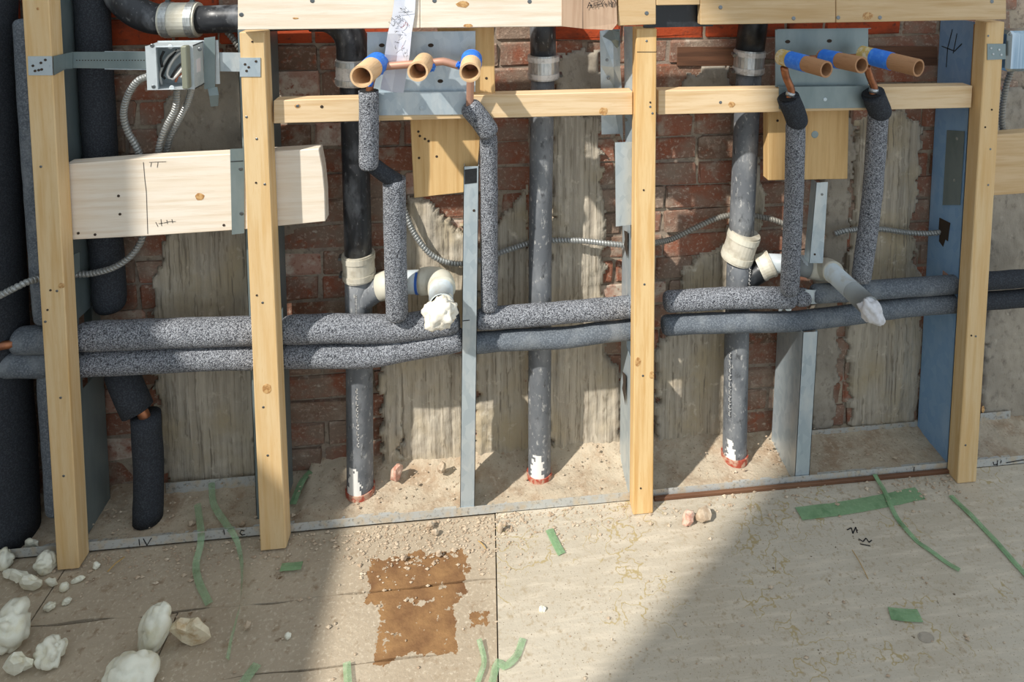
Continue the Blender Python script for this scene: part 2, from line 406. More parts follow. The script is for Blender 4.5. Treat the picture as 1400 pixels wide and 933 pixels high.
# plaster patches: outlines in the photograph, on the wall plane
PY_ = WALL_Y-.014
PATCH = [
 ('plaster', [(224, 318), (345, 305), (352, 480), (352, 662), (228, 672), (212, 560), (205, 440)]),
 ('plaster_smooth', [(232, 128), (262, 96), (345, 92), (345, 225), (228, 228), (212, 190)]),
 ('plaster', [(556, 272), (592, 272), (604, 300), (630, 322), (642, 300), (645, 475), (560, 470), (548, 640), (523, 640), (518, 480), (540, 380)]),
 ('plaster', [(548, 468), (640, 490), (645, 636), (546, 640)]),
 ('plaster', [(650, 335), (690, 300), (722, 255), (726, 500), (722, 636), (648, 640)]),
 ('plaster', [(757, 155), (820, 155), (826, 300), (826, 480), (852, 520), (852, 622), (752, 636), (748, 400)]),
 ('plaster_smooth', [(762, 73), (820, 70), (822, 160), (760, 162)]),
 ('plaster', [(936, 372), (965, 352), (996, 330), (1004, 240), (1040, 215), (1045, 300), (1000, 470), (992, 606), (898, 612), (898, 480), (930, 440)]),
 ('plaster', [(1172, 160), (1235, 148), (1262, 170), (1258, 260), (1248, 300), (1262, 420), (1255, 592), (1165, 602), (1160, 420), (1166, 300)]),
 ('plaster_smooth', [(1120, 158), (1168, 158), (1164, 300), (1150, 420), (1142, 600), (1108, 602), (1112, 420), (1130, 300)]),
 ('plaster_smooth', [(1352, 120), (1420, 120), (1430, 600), (1345, 606)]),
 ('plaster_smooth', [(1000, 95), (1005, 150), (915, 150), (930, 118), (960, 95)]),
]
def inside(p, poly):
    x, z = p; c = False; n = len(poly)
    for i in range(n):
        a, b = poly[i], poly[(i+1) % n]
        if (a[1] > z) != (b[1] > z) and x < (b[0]-a[0])*(z-a[1])/(b[1]-a[1])+a[0]: c = not c
    return c
PW = []
for mt, pp in PATCH:
    w = [at(x, y, PY_) for x, y in pp]; PW.append([(p.x, p.z) for p in w])
def patch_mesh(poly, seed, ribbed):
    st = .0055
    x0, x1 = min(p[0] for p in poly)-.02, max(p[0] for p in poly)+.02; z0, z1 = min(p[1] for p in poly)-.02, max(p[1] for p in poly)+.02
    nx, nz = int((x1-x0)/st)+1, int((z1-z0)/st)+1; keep = set()
    for i in range(nx):
        for j in range(nz):
            x, z = x0+(i+.5)*st, z0+(j+.5)*st
            jx = .016*mnoise.noise(Vector((x*30, z*30, seed)))+.008*mnoise.noise(Vector((x*90, z*90, seed)))
            jz = .016*mnoise.noise(Vector((x*30, z*30, seed+9)))+.008*mnoise.noise(Vector((x*90, z*90, seed+9)))
            if inside((x+jx, z+jz), poly): keep.add((i, j))
    V, F, ix = [], [], {}
    def vid(i, j, back):
        k = (i, j, back)
        if k not in ix:
            x, z = x0+i*st, z0+j*st
            if back: y = WALL_Y+.014
            else:
                y = PY_+.007*mnoise.noise(Vector((x*9, z*7, seed)))+.003*mnoise.noise(Vector((x*45, z*45, seed)))
                if ribbed: y += .006*mnoise.noise(Vector((x*85, z*6, seed)))+.003*mnoise.noise(Vector((x*40, z*5, seed+4)))
                edge = sum(((i+a, j+b) in keep) for a in (-1, 0) for b in (-1, 0))
                if edge < 4: y += .006
            ix[k] = len(V); V.append(Vector((x, y, z)))
        return ix[k]
    for (i, j) in keep:
        F.append((vid(i, j, 0), vid(i+1, j, 0), vid(i+1, j+1, 0), vid(i, j+1, 0)))
        for (di, dj, a, b) in ((-1, 0, (0, 1), (0, 0)), (1, 0, (1, 0), (1, 1)), (0, -1, (0, 0), (1, 0)), (0, 1, (1, 1), (0, 1))):
            if (i+di, j+dj) not in keep:
                p, q = (i+a[0], j+a[1]), (i+b[0], j+b[1])
                F.append((vid(*q, 0), vid(*p, 0), vid(*p, 1), vid(*q, 1)))
    return V, F
for k, ((mt, pp), poly) in enumerate(zip(PATCH, PW)):
    obj('plaster_patch', patch_mesh(poly, k*5.3+1, mt == 'plaster'), mt, wall, smooth=True)

# bricks: shared rough meshes
BL, BH, PIT, CZ = .205, .0565, .217, .0635
def brick_mesh(seed, length, mat):
    rnd = random.Random(seed)
    g = box(-length/2, length/2, -.012, .02, -BH/2, BH/2, .0035)
    bm = bmesh.new(); vv = [bm.verts.new(p) for p in g[0]]
    for f in g[1]: bm.faces.new([vv[i] for i in f])
    for v in bm.verts:
        v.co += Vector((rnd.uniform(-.004, .004), rnd.uniform(-.003, .003), rnd.uniform(-.003, .003)))
    v, f = from_bm(bm)
    me = bpy.data.meshes.new('brick'); me.from_pydata([tuple(p) for p in v], [], f); me.update(); me.materials.append(MATS[mat]); return me
BM = {m: [brick_mesh(i*7+hash(m) % 5 if False else i*7, BL if i % 3 else BL*.5-.006, m) for i in range(9)] for m in ('brick', 'brick_orange', 'brick_pale')}
ztop = at(700, -8, WALL_Y).z
zor0 = at(700, 66, WALL_Y).z; zor1 = at(700, 34, WALL_Y).z
nb = 0
row = 0; z = at(700, 668, WALL_Y).z
while z < ztop+.01:
    x = -1.24+(row % 2)*.10+random.uniform(-.02, .02)
    while x < 1.31:
        header = (row % 6 == 3)
        half = header or random.random() < .30
        ln = BL*.5-.006 if half else BL
        cx = x+ln/2
        cs = [(cx+a*ln*.5, z+b*BH*.5) for a in (-1, 0, 1) for b in (-1, 1)]
        if not any(all(inside(c, p) for c in cs) for p in PW):
            pxx = 662+cx/(DIST+WALL_Y)*FPX
            orange = (zor0 < z < zor1 and not (540 < pxx < 720) and pxx < 1230) or (z >= zor1 and pxx < 330) or (abs(pxx-175) < 30 and zor0-.13 < z < zor0-.05)
            pale = (not orange) and random.random() < .10
            mm = BM['brick_orange' if orange else ('brick_pale' if pale else 'brick')]
            opts = [i for i in range(9) if (i % 3 == 0) == half]
            b = bpy.data.objects.new('brick', mm[random.choice(opts)]); COL.objects.link(b)
            b.parent = wall; b.location = (cx, WALL_Y+.012-.0+random.uniform(-.004, .004), z+random.uniform(-.002, .002))
            b.rotation_euler = (random.uniform(-.03, .03), random.uniform(-.015, .015), random.uniform(-.03, .03)); nb += 1
        x += ln+.008
    row += 1; z += CZ
print('bricks', nb)
# timber set into the brickwork, in a recess
t = obj('timber_block', slab([(926, 64), (1008, 64), (1008, 90), (926, 91)], WALL_Y-.006, .02), 'old_timber', wall)
t = obj('timber_block', slab([(1186, 63), (1282, 64), (1282, 90), (1186, 90)], WALL_Y-.006, .02), 'old_timber', wall)

# dirt and mortar heaped along the foot of the wall
def heap():
    st = .008; x0, x1, y0, y1 = -1.3, 1.5, .012, WALL_Y+.02
    nx, ny = int((x1-x0)/st), int((y1-y0)/st); V, F = [], []
    for j in range(ny+1):
        for i in range(nx+1):
            x, y = x0+i*st, y0+j*st; t = (y-y0)/(WALL_Y-y0)
            pxx = 662+x/1.6*FPX
            k = 1. if 400 < pxx < 1060 else .35
            h = .004+k*(.010*t+.030*max(0, t-.55)**1.3*2.2)
            h += .010*k*max(0, mnoise.noise(Vector((x*11, y*14, 2))))+.004*mnoise.noise(Vector((x*40, y*40, 5)))*(.4+t)+.0022*mnoise.noise(Vector((x*110, y*110, 5)))
            V.append(Vector((x, y, max(.0045, h)+.0005)))
    for j in range(ny):
        for i in range(nx):
            a = j*(nx+1)+i; F.append((a, a+1, a+nx+2, a+nx+1))
    return V, F
hp = obj('dirt_heap', heap(), 'dirt', smooth=True); tag(hp, 'pale mortar dust heaped along the foot of the brick wall', 'dirt', kind='stuff')

# steel tracks on the floor
def track_piece(x0, x1, Y, h, d, back=False):
    th = .0012
    up = box(x0, x1, Y, Y+th, .004, h+.004)
    web = box(x0, x1, Y, Y+d, .004, .0055)
    return join(up, web)
def xw(px, py, Y): return at(px, py, Y).x
tk = thing('floor_track', (0, 0, 0), 'long dusty steel floor track running under all the posts', 'track')
xa, xb, xc, xd, xe = -1.2, xw(376, 730, 0), xw(536, 715, 0), xw(878, 685, 0), 1.45
obj('rail_section', track_piece(xa, xb, 0, .022, .03), 'steel_dusty', tk)
obj('rail_section', track_piece(xb, xc-.0, .0005, .021, .03), 'steel_dusty', tk)
obj('rail_section', track_piece(xc, xd, 0, .022, .03), 'steel_dusty', tk)
obj('rail_section', track_piece(xd, xe, .0005, .022, .03), 'steel_dusty', tk)
for ls_ in ([[(190, 738), (191, 746)], [(196, 737), (201, 746), (207, 736)]], [[(306, 725), (307, 731)]], [[(334, 726), (330, 725), (328, 729), (331, 732), (335, 731)]], [[(1250, 639), (1249, 646)]],
            [[(1358, 632), (1359, 636), (1364, 635)], [(1364, 630), (1363, 639)], [(1369, 630), (1368, 633)]], [[(1376, 633), (1400, 629)]]):
    obj('handwriting', strokes(ls_, -.0003, .0018), 'ink', tk)
bt = obj('floor_track', track_piece(xw(228, 680, .14), xw(352, 665, .14), .138, .034, -.03), 'steel_dusty')
tag(bt, 'dusty steel rear track at the wall foot in the leftmost bay', 'track')
bt = obj('floor_track', track_piece(xw(1104, 606, .146), xw(1256, 596, .146), .147, .022, -.03), 'steel_dusty')
tag(bt, 'short dusty steel rear track beside the blue steel stud', 'track')
bt = obj('floor_track', track_piece(xw(1340, 585, .146), 1.45, .147, .03, -.03), 'steel_dusty')
tag(bt, 'steel rear track in the dark bay right of the last post', 'track')
sl = obj('sill_strip', box(xw(893, 690, 0), xw(1300, 660, 0), -.0105, -.0015, .0041, .0135, .0015), 'old_timber')
tag(sl, 'thin dirty timber strip along the front of the floor track', 'strip')

# ================================================================== WOODEN POSTS
PF = -.042
def post(label, tl, tr, ytop, bl, br, mat, depth=.040):
    def bot(x):
        lo, hi = 600., 900.
        for _ in range(40):
            m = (lo+hi)/2
            if at(x, m, PF).z > .0045: lo = m
            else: hi = m
        return at(x, lo, PF)
    b0, b1 = bot(bl), bot(br)
    L = (b0+b1)/2
    o = thing('wooden_post', (L.x, PF+depth/2, .004), label, 'post', 'upright wooden furring posts')
    g = prism([at(tl, ytop, PF), at(tr, ytop, PF), b1, b0], (0, depth, 0))
    obj('timber', bevel(g, .0018), mat, o)
    return o
p1 = post('leftmost upright pine post beside the scattered white foam scraps', 28, 65, -25, 78, 108, 'pine_vertical')
p2 = post('upright pine post next to the junction box, bracket end on its top', 327, 361, 44, 356, 391, 'pine_vertical')
p3 = post('upright orange-toned pine post in the middle, with a pencilled cut line near its top', 870, 898, 39, 865.5, 893, 'pine_orange_vertical')
p4 = post('rightmost upright pine post in front of the blue steel stud', 1349, 1374, 30, 1309, 1335, 'pine_vertical')
obj('plywood_strip', prism([at(1336, 34, -.001), at(1349, 34, -.001), at(1316, 640, -.001), at(1304, 640, -.001)], (0, .012, 0)), 'plywood_strip', p4)
S = [(p1, [(56, 228), (69, 397), (87, 651), (78, 398), (65, 424), (83, 544), (62, 440)]), (p2, [(337, 160), (350, 250), (362, 252), (359, 414), (351, 404), (360, 557), (366, 623), (345, 57), (351, 190)]),
     (p3, [(884, 56), (889, 140), (889, 146), (892, 155), (880, 260), (881, 389), (879, 514), (876, 668)]), (p4, [(1351, 49), (1347, 174), (1354, 204), (1351, 253), (1328, 459), (1334, 460), (1320, 609), (1356, 150)])]
for o, l in S:
    for k, (x, y) in enumerate(l):
        if k % 3 == 1: screw(o, x, y, PF-.0003, .0022, 'screw_hole', 'nail_hole')
        else: screw(o, x, y, PF, .0026)
for (o, x, y, a, b) in ((p2, 365, 532, .0095, .012), (p3, 872, 495, .007, .011), (p3, 891, 513, .006, .009), (p1, 84, 391, .006, .006), (p1, 52, 12, .003, .003), (p4, 1344, 560, .004, .009)):
    knot(o, x, y, PF, a, b)
obj('cut_line', strokes([[(871, 71), (898, 71)]], PF-.0002, .0012), 'ink', p3)

# ================================================================== TOP BOARDS AND RAILS
TB = -.063
def board(name, label, cat, pts, Y, d, mat, group=None, bev=.0015):
    c = at(*pts[-1], Y); o = thing(name, (c.x, c.y, c.z), label, cat, group)
    obj('timber', slab(pts, Y, d, bev), mat, o); return o
b1 = board('top_board', 'bright pale pine board across the top left, over the white paper strip', 'board', [(325, -60), (574, -63), (574, 38.5), (325, 41)], TB, .019, 'pale_board', 'boards across the top')
b2 = board('top_board', 'pale pine board across the top between paper strip and cardboard sheet', 'board', [(574.6, -63), (843, -66), (843, 35.5), (574.6, 38.5)], TB, .019, 'pale_board', 'boards across the top')
b3 = board('top_board', 'short pine board end above the middle post beside the dark gap', 'board', [(845, -66), (897, -66), (897, 33.5), (845, 35.5)], TB, .019, 'spruce_board', 'boards across the top')
b3b = board('top_board', 'thin sliver of pine board spanning above the dark rectangular gap', 'board', [(897.6, -66), (957, -67), (957, 6.5), (897.6, 7.5)], TB, .019, 'spruce_board', 'boards across the top')
b4 = board('top_board', 'long pine board across the top right, above the blue-taped tubes', 'board', [(957.6, -67), (1142.5, -68), (1142.5, 31), (957.6, 34)], TB, .022, 'spruce_board', 'boards across the top')
b5 = board('top_board', 'pine board at the top right corner with dark oval knot', 'board', [(1143.2, -68), (1376, -70), (1376, 26.5), (1143.2, 31)], TB, .022, 'spruce_board', 'boards across the top')
for o, l in ((b1, [(427, 1), (330, 20)]), (b2, [(724, 2), (594, 1)]), (b3, [(884, 18)]), (b4, [(1085, 25), (985, 10)]), (b5, [(1203, 24), (1146, 24), (1356, 2)])):
    for x, y in l: screw(o, x, y, TB, .0045)
for (o, x, y, a, b) in ((b2, 633, 6, .013, .007), (b5, 1186, 22, .012, .009), (b2, 640, 35, .010, .004), (b1, 404, 25, .006, .002)): knot(o, x, y, TB, a, b)
bk = obj('gap_shade_sheet', slab([(880, -20), (975, -20), (975, 36), (880, 38)], -.035, .006, 0), 'abs_black'); tag(bk, 'black sheet painting in the shade of the rectangular gap in the top boards', 'panel')  # black sheet stands in for the darkness inside the gap

RY = -.018
r1 = board('horizontal_rail', 'horizontal pine rail between the second post and the middle post', 'rail', [(374, 137.5), (865, 125), (865, 157), (374, 169)], RY, .036, 'pine_horizontal', 'horizontal rails')
r2 = board('horizontal_rail', 'horizontal pine rail between the middle post and the rightmost post', 'rail', [(900, 124), (1330, 117.5), (1328, 147.5), (900, 157)], RY, .036, 'pine_horizontal', 'horizontal rails')
for o, l in ((r1, [(407, 145), (440, 146), (618, 155)]), (r2, [(985, 140), (1150, 145)])):
    for k, (x, y) in enumerate(l): screw(o, x, y, RY, .0035, 'screw_hole' if k else 'screw_metal')
for (o, x, y, a, b) in ((r1, 825, 152, .010, .009), (r1, 407, 145, .006, .005), (r2, 1000, 143, .008, .007)): knot(o, x, y, RY, a, b)

# ---- wide plank behind the two left posts
pk = board('wide_plank', 'wide pale spruce plank passing behind the second post under the junction box', 'plank',
           [(88, 225), (200, 216.5), (330, 210), (436, 203.5), (441, 230), (444, 262), (445, 303), (330, 314.5), (200, 323), (92, 328.5)], .002, .034, 'pale_board')
for x, y in ((107, 319), (130, 321), (306, 308), (162, 268), (164, 293), (96, 318)): screw(pk, x, y, .0017, .0028, 'screw_hole', 'nail_hole')
knot(pk, 273, 269, .002, .009, .008)
obj('pencil_line', strokes([[(196, 222), (198, 246), (200, 262), (202, 320)]], .0018, .0008), 'ink', pk)
obj('stamp', strokes([[(213, 304), (216, 310)], [(217, 306), (223, 305)], [(220, 300), (221, 309)], [(224, 305), (232, 303), (240, 303)], [(228, 301), (229, 306)], [(235, 300), (236, 305)]], .0018, .0008), 'black_wire', pk)
obj('stamp', strokes([[(204, 222), (227, 221)], [(207, 222), (206, 228)], [(216, 222), (215, 229)]], .0018, .0007), 'black_wire', pk)
np_ = obj('nail_plate', slab([(314.5, 204), (334, 203), (334, 319), (317, 321)], -.0003, .0012, 0), 'steel_dark', pk, label='grey steel nail plate')
screw(pk, 330, 292, -.0006, .004); screw(pk, 329, 231, -.0006, .004)
obj('pencil_line', strokes([[(315.5, 221), (332, 220)]], -.0008, .0013), 'ink', pk)

# ================================================================== STEEL STUDS
def cstud(label, xf0, xf1, yb, ytop, Yf, depth, web='l', mat='steel', holes=(), zb=.0056, lean=0., zt=None, shapes=()):
    """C stud: front flange between two pixel columns (at row yb), web towards the wall"""
    a0 = at(xf0, yb, Yf); a1 = at(xf1, yb, Yf); top0 = at(xf0+lean, ytop, Yf)
    z1 = zt if zt else top0.z; dx = (top0.x-a0.x)/(z1-a0.z) if lean else 0
    th = .0013
    o = thing('steel_stud', (a0.x, Yf+depth/2, zb), label, 'stud', 'galvanised steel studs')
    def shear(g): return ([Vector((p.x+dx*(p.z-a0.z), p.y, p.z)) for p in g[0]], g[1])
    obj('front_flange', shear(box(a0.x, a1.x, Yf, Yf+th, zb, z1)), mat, o)
    xw_ = a0.x if web == 'l' else a1.x-th
    segs = []
    cuts = sorted(holes); zc = zb
    for h0, h1 in cuts:
        segs.append(box(xw_, xw_+th, Yf, Yf+depth, zc, h0))
        segs.append(box(xw_, xw_+th, Yf, Yf+.012, h0, h1)); segs.append(box(xw_, xw_+th, min(Yf+.062, Yf+depth-.012), Yf+depth, h0, h1)); zc = h1
    segs.append(box(xw_, xw_+th, Yf, Yf+depth, zc, z1))
    obj('web', shear(join(*segs)), mat, o)
    w = a1.x-a0.x
    bx0, bx1 = (a0.x, a0.x+min(w, .035)) if web == 'l' else (a1.x-min(w, .035), a1.x)
    obj('rear_flange', shear(box(bx0, bx1, Yf+depth-th, Yf+depth, zb, z1)), mat, o)
    xl = a1.x-th if web == 'l' else a0.x
    obj('lip', shear(box(xl, xl+th, Yf, Yf+.010, zb, z1)), mat, o)
    return o
def hz(x, ya, yb_, Y): return (at(x, yb_, Y).z, at(x, ya, Y).z)
cstud('dark galvanised stud behind the leftmost post', 83, 118, 690, -30, .045, .095, 'r', 'steel_dark', [hz(110, 425, 520, .09)], lean=-44)
cstud('dark galvanised stud behind the second post', 350, 385, 690, 40, .045, .095, 'r', 'steel_dark', [hz(390, 425, 505, .09)], lean=-26)
s3 = cstud('narrow free-standing galvanised stud cut off short in the middle bay', 629, 649, 690, 228, .002, .09, 'l', 'steel', [hz(640, 410, 490, .05)], lean=5)
s4 = cstud('galvanised stud pressed against the middle wooden post', 861.5, 885, 680, 308, .0, .13, 'l', 'steel', [hz(862, 400, 475, .06)], lean=0)
for k, (ya, yb_) in enumerate(((316, 352), (512, 552))):
    cx = at(861.5, 500, 0).x-.0004; g = []
    P = [(cx, .045, at(855, yb_, .05).z), (cx, .085, at(855, yb_-8, .05).z), (cx, .075, at(855, (ya+yb_)/2, .05).z), (cx, .085, at(855, ya+8, .05).z), (cx, .045, at(855, ya, .05).z)]
    obj('knockout_or_top_shade', prism(P, (-.0004, 0, 0)), 'screw_hole', s4)
s5 = cstud('bright galvanised stud rising from the floor below the insulated pipes, right of centre', 1087, 1107, 645, 455, .004, .14, 'l', 'steel', lean=11)
s6 = cstud('galvanised stud behind the rightmost post, blue sky reflection painted into its colour', 1296, 1330, 620, 30, .022, .125, 'l', 'steel_sky_reflection', [hz(1300, 378, 424, .05)], lean=36)
# upper short angle of the right-centre stud
s5b = thing('steel_angle', at(1104, 362, .02), 'short galvanised angle hanging under the wood block, above the capped drain arm', 'angle')
A0, A1, B0, B1 = at(1116, 250, .02), at(1132, 249, .02), at(1106, 360, .02), at(1125, 360, .02)
obj('front_leaf', prism([A0, A1, B1, B0], (0, .0013, 0)), 'steel', s5b)
obj('side_leaf', prism([A0, B0, B0+Vector((-.002, .022, 0)), A0+Vector((-.002, .022, .004))], (.0013, 0, 0)), 'steel', s5b)
screw(s5b, 1124, 266, .0196, .003); screw(s5b, 1114, 348, .0196, .0025, 'screw_hole')
screw(s3, 648, 288, .0016, .003, 'screw_hole'); obj('knockout_or_top_shade', prism([at(635, 232, .0016), at(652, 230, .0016), at(652, 250, .0016), at(635, 252, .0016)], (0, -.0004, 0)), 'abs_black', s3)  # black patch paints the shaded inside of the open stud top
obj('pencil_line', strokes([[(633, 439), (642, 438)]], .0016, .0016), 'ink', s3)
# marks and fittings on the blue stud (its web faces left)
def onweb(px, py, Y):   # a point on the web surface of the blue stud by pixel row and depth
    p0 = at(1296, 620, .022); top = at(1332, 30, .022); k = (top.x-p0.x)/(top.z-p0.z)
    z = at(px, py, Y).z
    return Vector((p0.x+k*(z-p0.z)-.0006, Y, z))
def webstroke(pts, w=.0022):
    g = []
    for (a, b) in zip(pts, pts[1:]):
        A, B = onweb(1300, a[1], a[0]), onweb(1300, b[1], b[0]); t = B-A; s = Vector((0, -t.z, t.y)).normalized()*w/2
        g.append(prism([A-s, B-s, B+s, A+s], (-.0004, 0, 0)))
    return join(*g)
obj('handwriting', join(webstroke([(.098, 40), (.112, 66), (.113, 92)]), webstroke([(.135, 63), (.085, 70), (.060, 60)]), webstroke([(.080, 46), (.090, 73)])), 'ink', s6)
obj('knockout_or_top_shade', prism([onweb(1300, 297, .105), onweb(1300, 305, .063), onweb(1300, 318, .066), onweb(1300, 330, .068), onweb(1300, 327, .078), onweb(1300, 337, .085), onweb(1300, 329, .102), onweb(1300, 317, .101), onweb(1300, 312, .106)], (-.0006, 0, 0)), 'screw_hole', s6)
obj('splice_plate', prism([onweb(1300, 178, .095), onweb(1300, 180, .03), onweb(1300, 281, .03), onweb(1300, 280, .095)], (-.0014, 0, 0)), 'steel_dark', s6, label='dull grey steel splice plate')
for yy in (190, 247): obj('screw', disc(onweb(1300, yy, .055)-Vector((.0016, 0, 0)), .004, (-1, 0, 0)), 'band_steel', s6)

# crumpled steel pieces left of the middle post
cr = thing('steel_bracket', at(843, 195, .05), 'crumpled galvanised bracket left of the middle post, torn at its top', 'bracket')
def sheet(pxs, Y, th=.0012): return prism([at(x, y, Y+dy) for x, y, dy in pxs], (0, th, 0))
def grid_sheet(rows, th=.0012):
    """rows of (px, py, Y) points -> folded sheet with thickness"""
    R = [[at(*p) for p in r] for r in rows]; m = len(R[0]); V, F = [], []
    for back in (0, 1):
        for r in R: V += [p+Vector((0, th*back, 0)) for p in r]
    n = len(R)*m
    for i in range(len(R)-1):
        for j in range(m-1):
            a = i*m+j; F.append((a, a+m, a+m+1, a+1)); F.append((a+n, a+1+n, a+m+1+n, a+m+n))
    for i in range(len(R)-1):
        for j in (0, m-1): a = i*m+j; F.append((a, a+n, a+m+n, a+m))
    for j in range(m-1):
        for i in (0, len(R)-1): a = i*m+j; F.append((a, a+1, a+1+n, a+n))
    return V, F
obj('flat_leaf', grid_sheet([[(820, 42, .050), (838, 40, .046), (848, 40, .030)], [(821, 90, .050), (839, 92, .040), (848, 90, .030)], [(821.5, 120, .050), (840, 120, .050), (850, 120, .034)], [(822, 160, .050), (842, 160, .048), (851, 160, .036)], [(822.5, 184, .050), (847, 183, .050), (852, 195, .036)]]), 'steel', cr)
obj('torn_flap', grid_sheet([[(824, 50, .046), (836, 40, .034), (848, 44, .024)], [(836, 56, .030), (842, 54, .024), (846, 56, .022)], [(843, 66, .040), (844, 67, .038), (846, 66, .036)]]), 'steel_dark', cr)
obj('side_leaf', grid_sheet([[(853, 36, .034), (866, 36, .004)], [(854, 120, .034), (866, 120, .004)], [(855, 195, .034), (866, 195, .004)]]), 'steel', cr)
for x, y in ((830, 82), (832, 107), (856, 164)): screw(cr, x, y, .0445 if x < 850 else .026, .0035)
pl = obj('steel_plate', slab([(841, 195), (867, 194), (867, 307), (842, 310)], -.0016, .0012, 0), 'steel'); tag(pl, 'flat galvanised plate edge sticking out left of the middle post', 'plate')

# ================================================================== STEEL MOUNTING PLATES
def mount(label, x0, x1, yt, yb_, fx0, fx1, fyb, slots, screws, mat):
    o = thing('mounting_plate', at((x0+x1)/2, fyb, -.02), label, 'plate', 'steel mounting plates')
    Yw, Yf = -.006, -.0195
    obj('web', slab([(x0, yt), (x1, yt-1.5), (x1, yb_-1.5), (x0, yb_)], Yw, .0015, 0), mat, o)
    a, b = at(fx0, yb_, Yf), at(fx1, yb_-1.5, Yf)
    c, d = at(x0, yb_, Yw), at(x1, yb_-1.5, Yw)
    obj('step', prism([a, b, Vector((b.x, Yw, b.z)), Vector((a.x, Yw, a.z))], (0, 0, -.0015)), mat, o)
    obj('lower_flange', slab([(fx0, yb_), (fx1, yb_-1.5), (fx1, fyb-1.5), (fx0, fyb)], Yf-.0015, .0014, 0), mat, o)
    e, f = at(x0, yt, Yw), at(x1, yt-1.5, Yw)
    obj('top_lip', prism([e, f, f+Vector((0, -.012, .002)), e+Vector((0, -.012, .002))], (0, 0, -.0015)), mat, o)
    for x, y in slots:
        c = at(x, y, Yw-.0004); g = disc((0, 0, 0), 1, (0, -1, 0), .0003, 14); obj('slot', ([Vector((v.x*.0062, v.y, v.z*.0042))+c for v in g[0]], g[1]), 'screw_hole', o)
    for x, y in screws: screw(o, x, y, Yf-.0016, .0045, 'steel')
    return o
mount('bright steel mounting plate behind the left trio of cardboard tubes', 502, 650, 44, 127, 503, 640, 158, [(522, 62), (589, 62), (602, 111)], [(576, 148)], 'steel')
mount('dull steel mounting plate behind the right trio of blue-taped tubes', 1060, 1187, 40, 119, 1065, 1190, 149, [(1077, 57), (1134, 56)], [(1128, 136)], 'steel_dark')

# wood blocks behind the rails
wb = board('wood_block', 'square pine block hanging below the rail under the left trio of tubes', 'block', [(560, 150), (657, 148), (656, 200), (650, 263), (634, 263.5), (566, 271)], .024, .03, 'block_wood', 'pine backing blocks')
for x, y in ((572, 180), (574, 186), (581, 190), (586, 193), (573, 216), (597, 214)): screw(wb, x, y, .024, .0028, 'screw_hole', 'nail_hole')
wb2 = board('wood_block', 'pine backing board standing behind the rightmost tube of the left trio', 'block', [(598, 30), (675, 28), (677, 128), (598, 130)], .002, .02, 'block_wood', 'pine backing blocks')
wb2['label'] = 'brown pine backing board beside the bright steel mounting plate'
screw(wb2, 665, 107, .002, .003, 'screw_hole')
wb3 = board('wood_block', 'square pine block below the rail behind the right insulated risers', 'block', [(1050, 148), (1161, 146), (1159, 245), (1101, 246), (1050, 247)], .024, .03, 'block_wood', 'pine backing blocks')
screw(wb3, 1114, 184, .024, .009, 'steel_dark', 'bolt_head'); screw(wb3, 1063, 165, .024, .003, 'screw_hole')

# ================================================================== DRAIN PIPES
def coupling(parent, c, axis, r, L, mat, ring='band_steel', nr=2, housings=None):
    axis = Vector(axis).normalized(); c = Vector(c)
    o = obj('coupling', tube(catmull([c-axis*L/2, c+axis*L/2], L/4), r*1.10, 28), mat, parent, smooth=False)
    for k in range(nr):
        q = c+axis*L*(-.34 if k == 0 else .34)
        obj('clamp_ring', torus_ring(q, axis, r*1.11, L*.2, .0016), ring, o)
        if housings:
            h = q+Vector(housings)*r
            obj('clamp_screw', tube([h-Vector((0, .006, .002)), h+Vector((0, .008, .002))], .0045, 8), 'screw_metal', o)
    return o
DY = .096
def P(l, Y=DY): return [at(x, y, Y) for x, y in l]
def pipe_between(name, parent, pts, r, mat, step=.05):
    return obj(name, tube(catmull(pts, step), r, 28), mat, parent, smooth=True)
RD = .0312
# --- left stack
d1 = thing('drain_pipe', (at(492, 680, DY).x, DY, .008), 'black drain stack right of the second post, with elbow top and capped side arm', 'pipe', 'black drain stacks')
pipe_between('pipe', d1, [at(490, 372, DY), at(491.5, 520, DY), at(492.5, 683, DY)], RD, 'abs_dusty')
pipe_between('pipe', d1, [at(483, 100, DY), at(487, 240, DY), at(490, 352, DY)], RD, 'abs')
pipe_between('elbow', d1, [at(425, 22, DY), at(452, 24, DY), at(472, 38, DY), at(481, 58, DY), at(482, 84, DY)], RD*1.14, 'abs', .01)
pipe_between('pipe', d1, [at(270, 27, DY), at(430, 22, DY)], RD, 'abs')
pipe_between('elbow', d1, [at(160, -45, DY), at(164, -10, DY), at(184, 14, DY), at(208, 25, DY), at(232, 27, DY)], RD*1.1, 'abs', .01)
coupling(d1, at(248, 27, DY), (1, 0, 0), RD*1.12, .075, 'cream_plastic', 'band_steel', 2, (0, 0, 1.25))
coupling(d1, at(483, 98, DY-.002), (0.03, 0, 1), RD*1.12, .060, 'band_clear', 'band_steel', 2)
coupling(d1, at(490.5, 363, DY), (-.02, 0, 1), RD*1.06, .062, 'band_rubber', 'band_rubber', 2, (-1.25, 0, 0))
pipe_between('branch', d1, [at(492, 412, DY), at(508, 400, DY-.006), at(528, 388, DY-.012)], RD*.92, 'abs_dusty', .01)
pipe_between('arm_socket', d1, [at(520, 392, DY-.010), at(545, 386, DY-.02)], RD*1.05, 'cream_plastic')
pipe_between('arm', d1, [at(535, 387, DY-.018), at(585, 385, DY-.03)], RD*.86, 'white_plastic')
obj('paint_mark', torus_ring(at(571.5, 386, DY-.027), at(585, 385, DY-.03)-at(535, 387, DY-.018), RD*.861, .006, .0006), 'blue_mark', d1, label='blue primer ring')
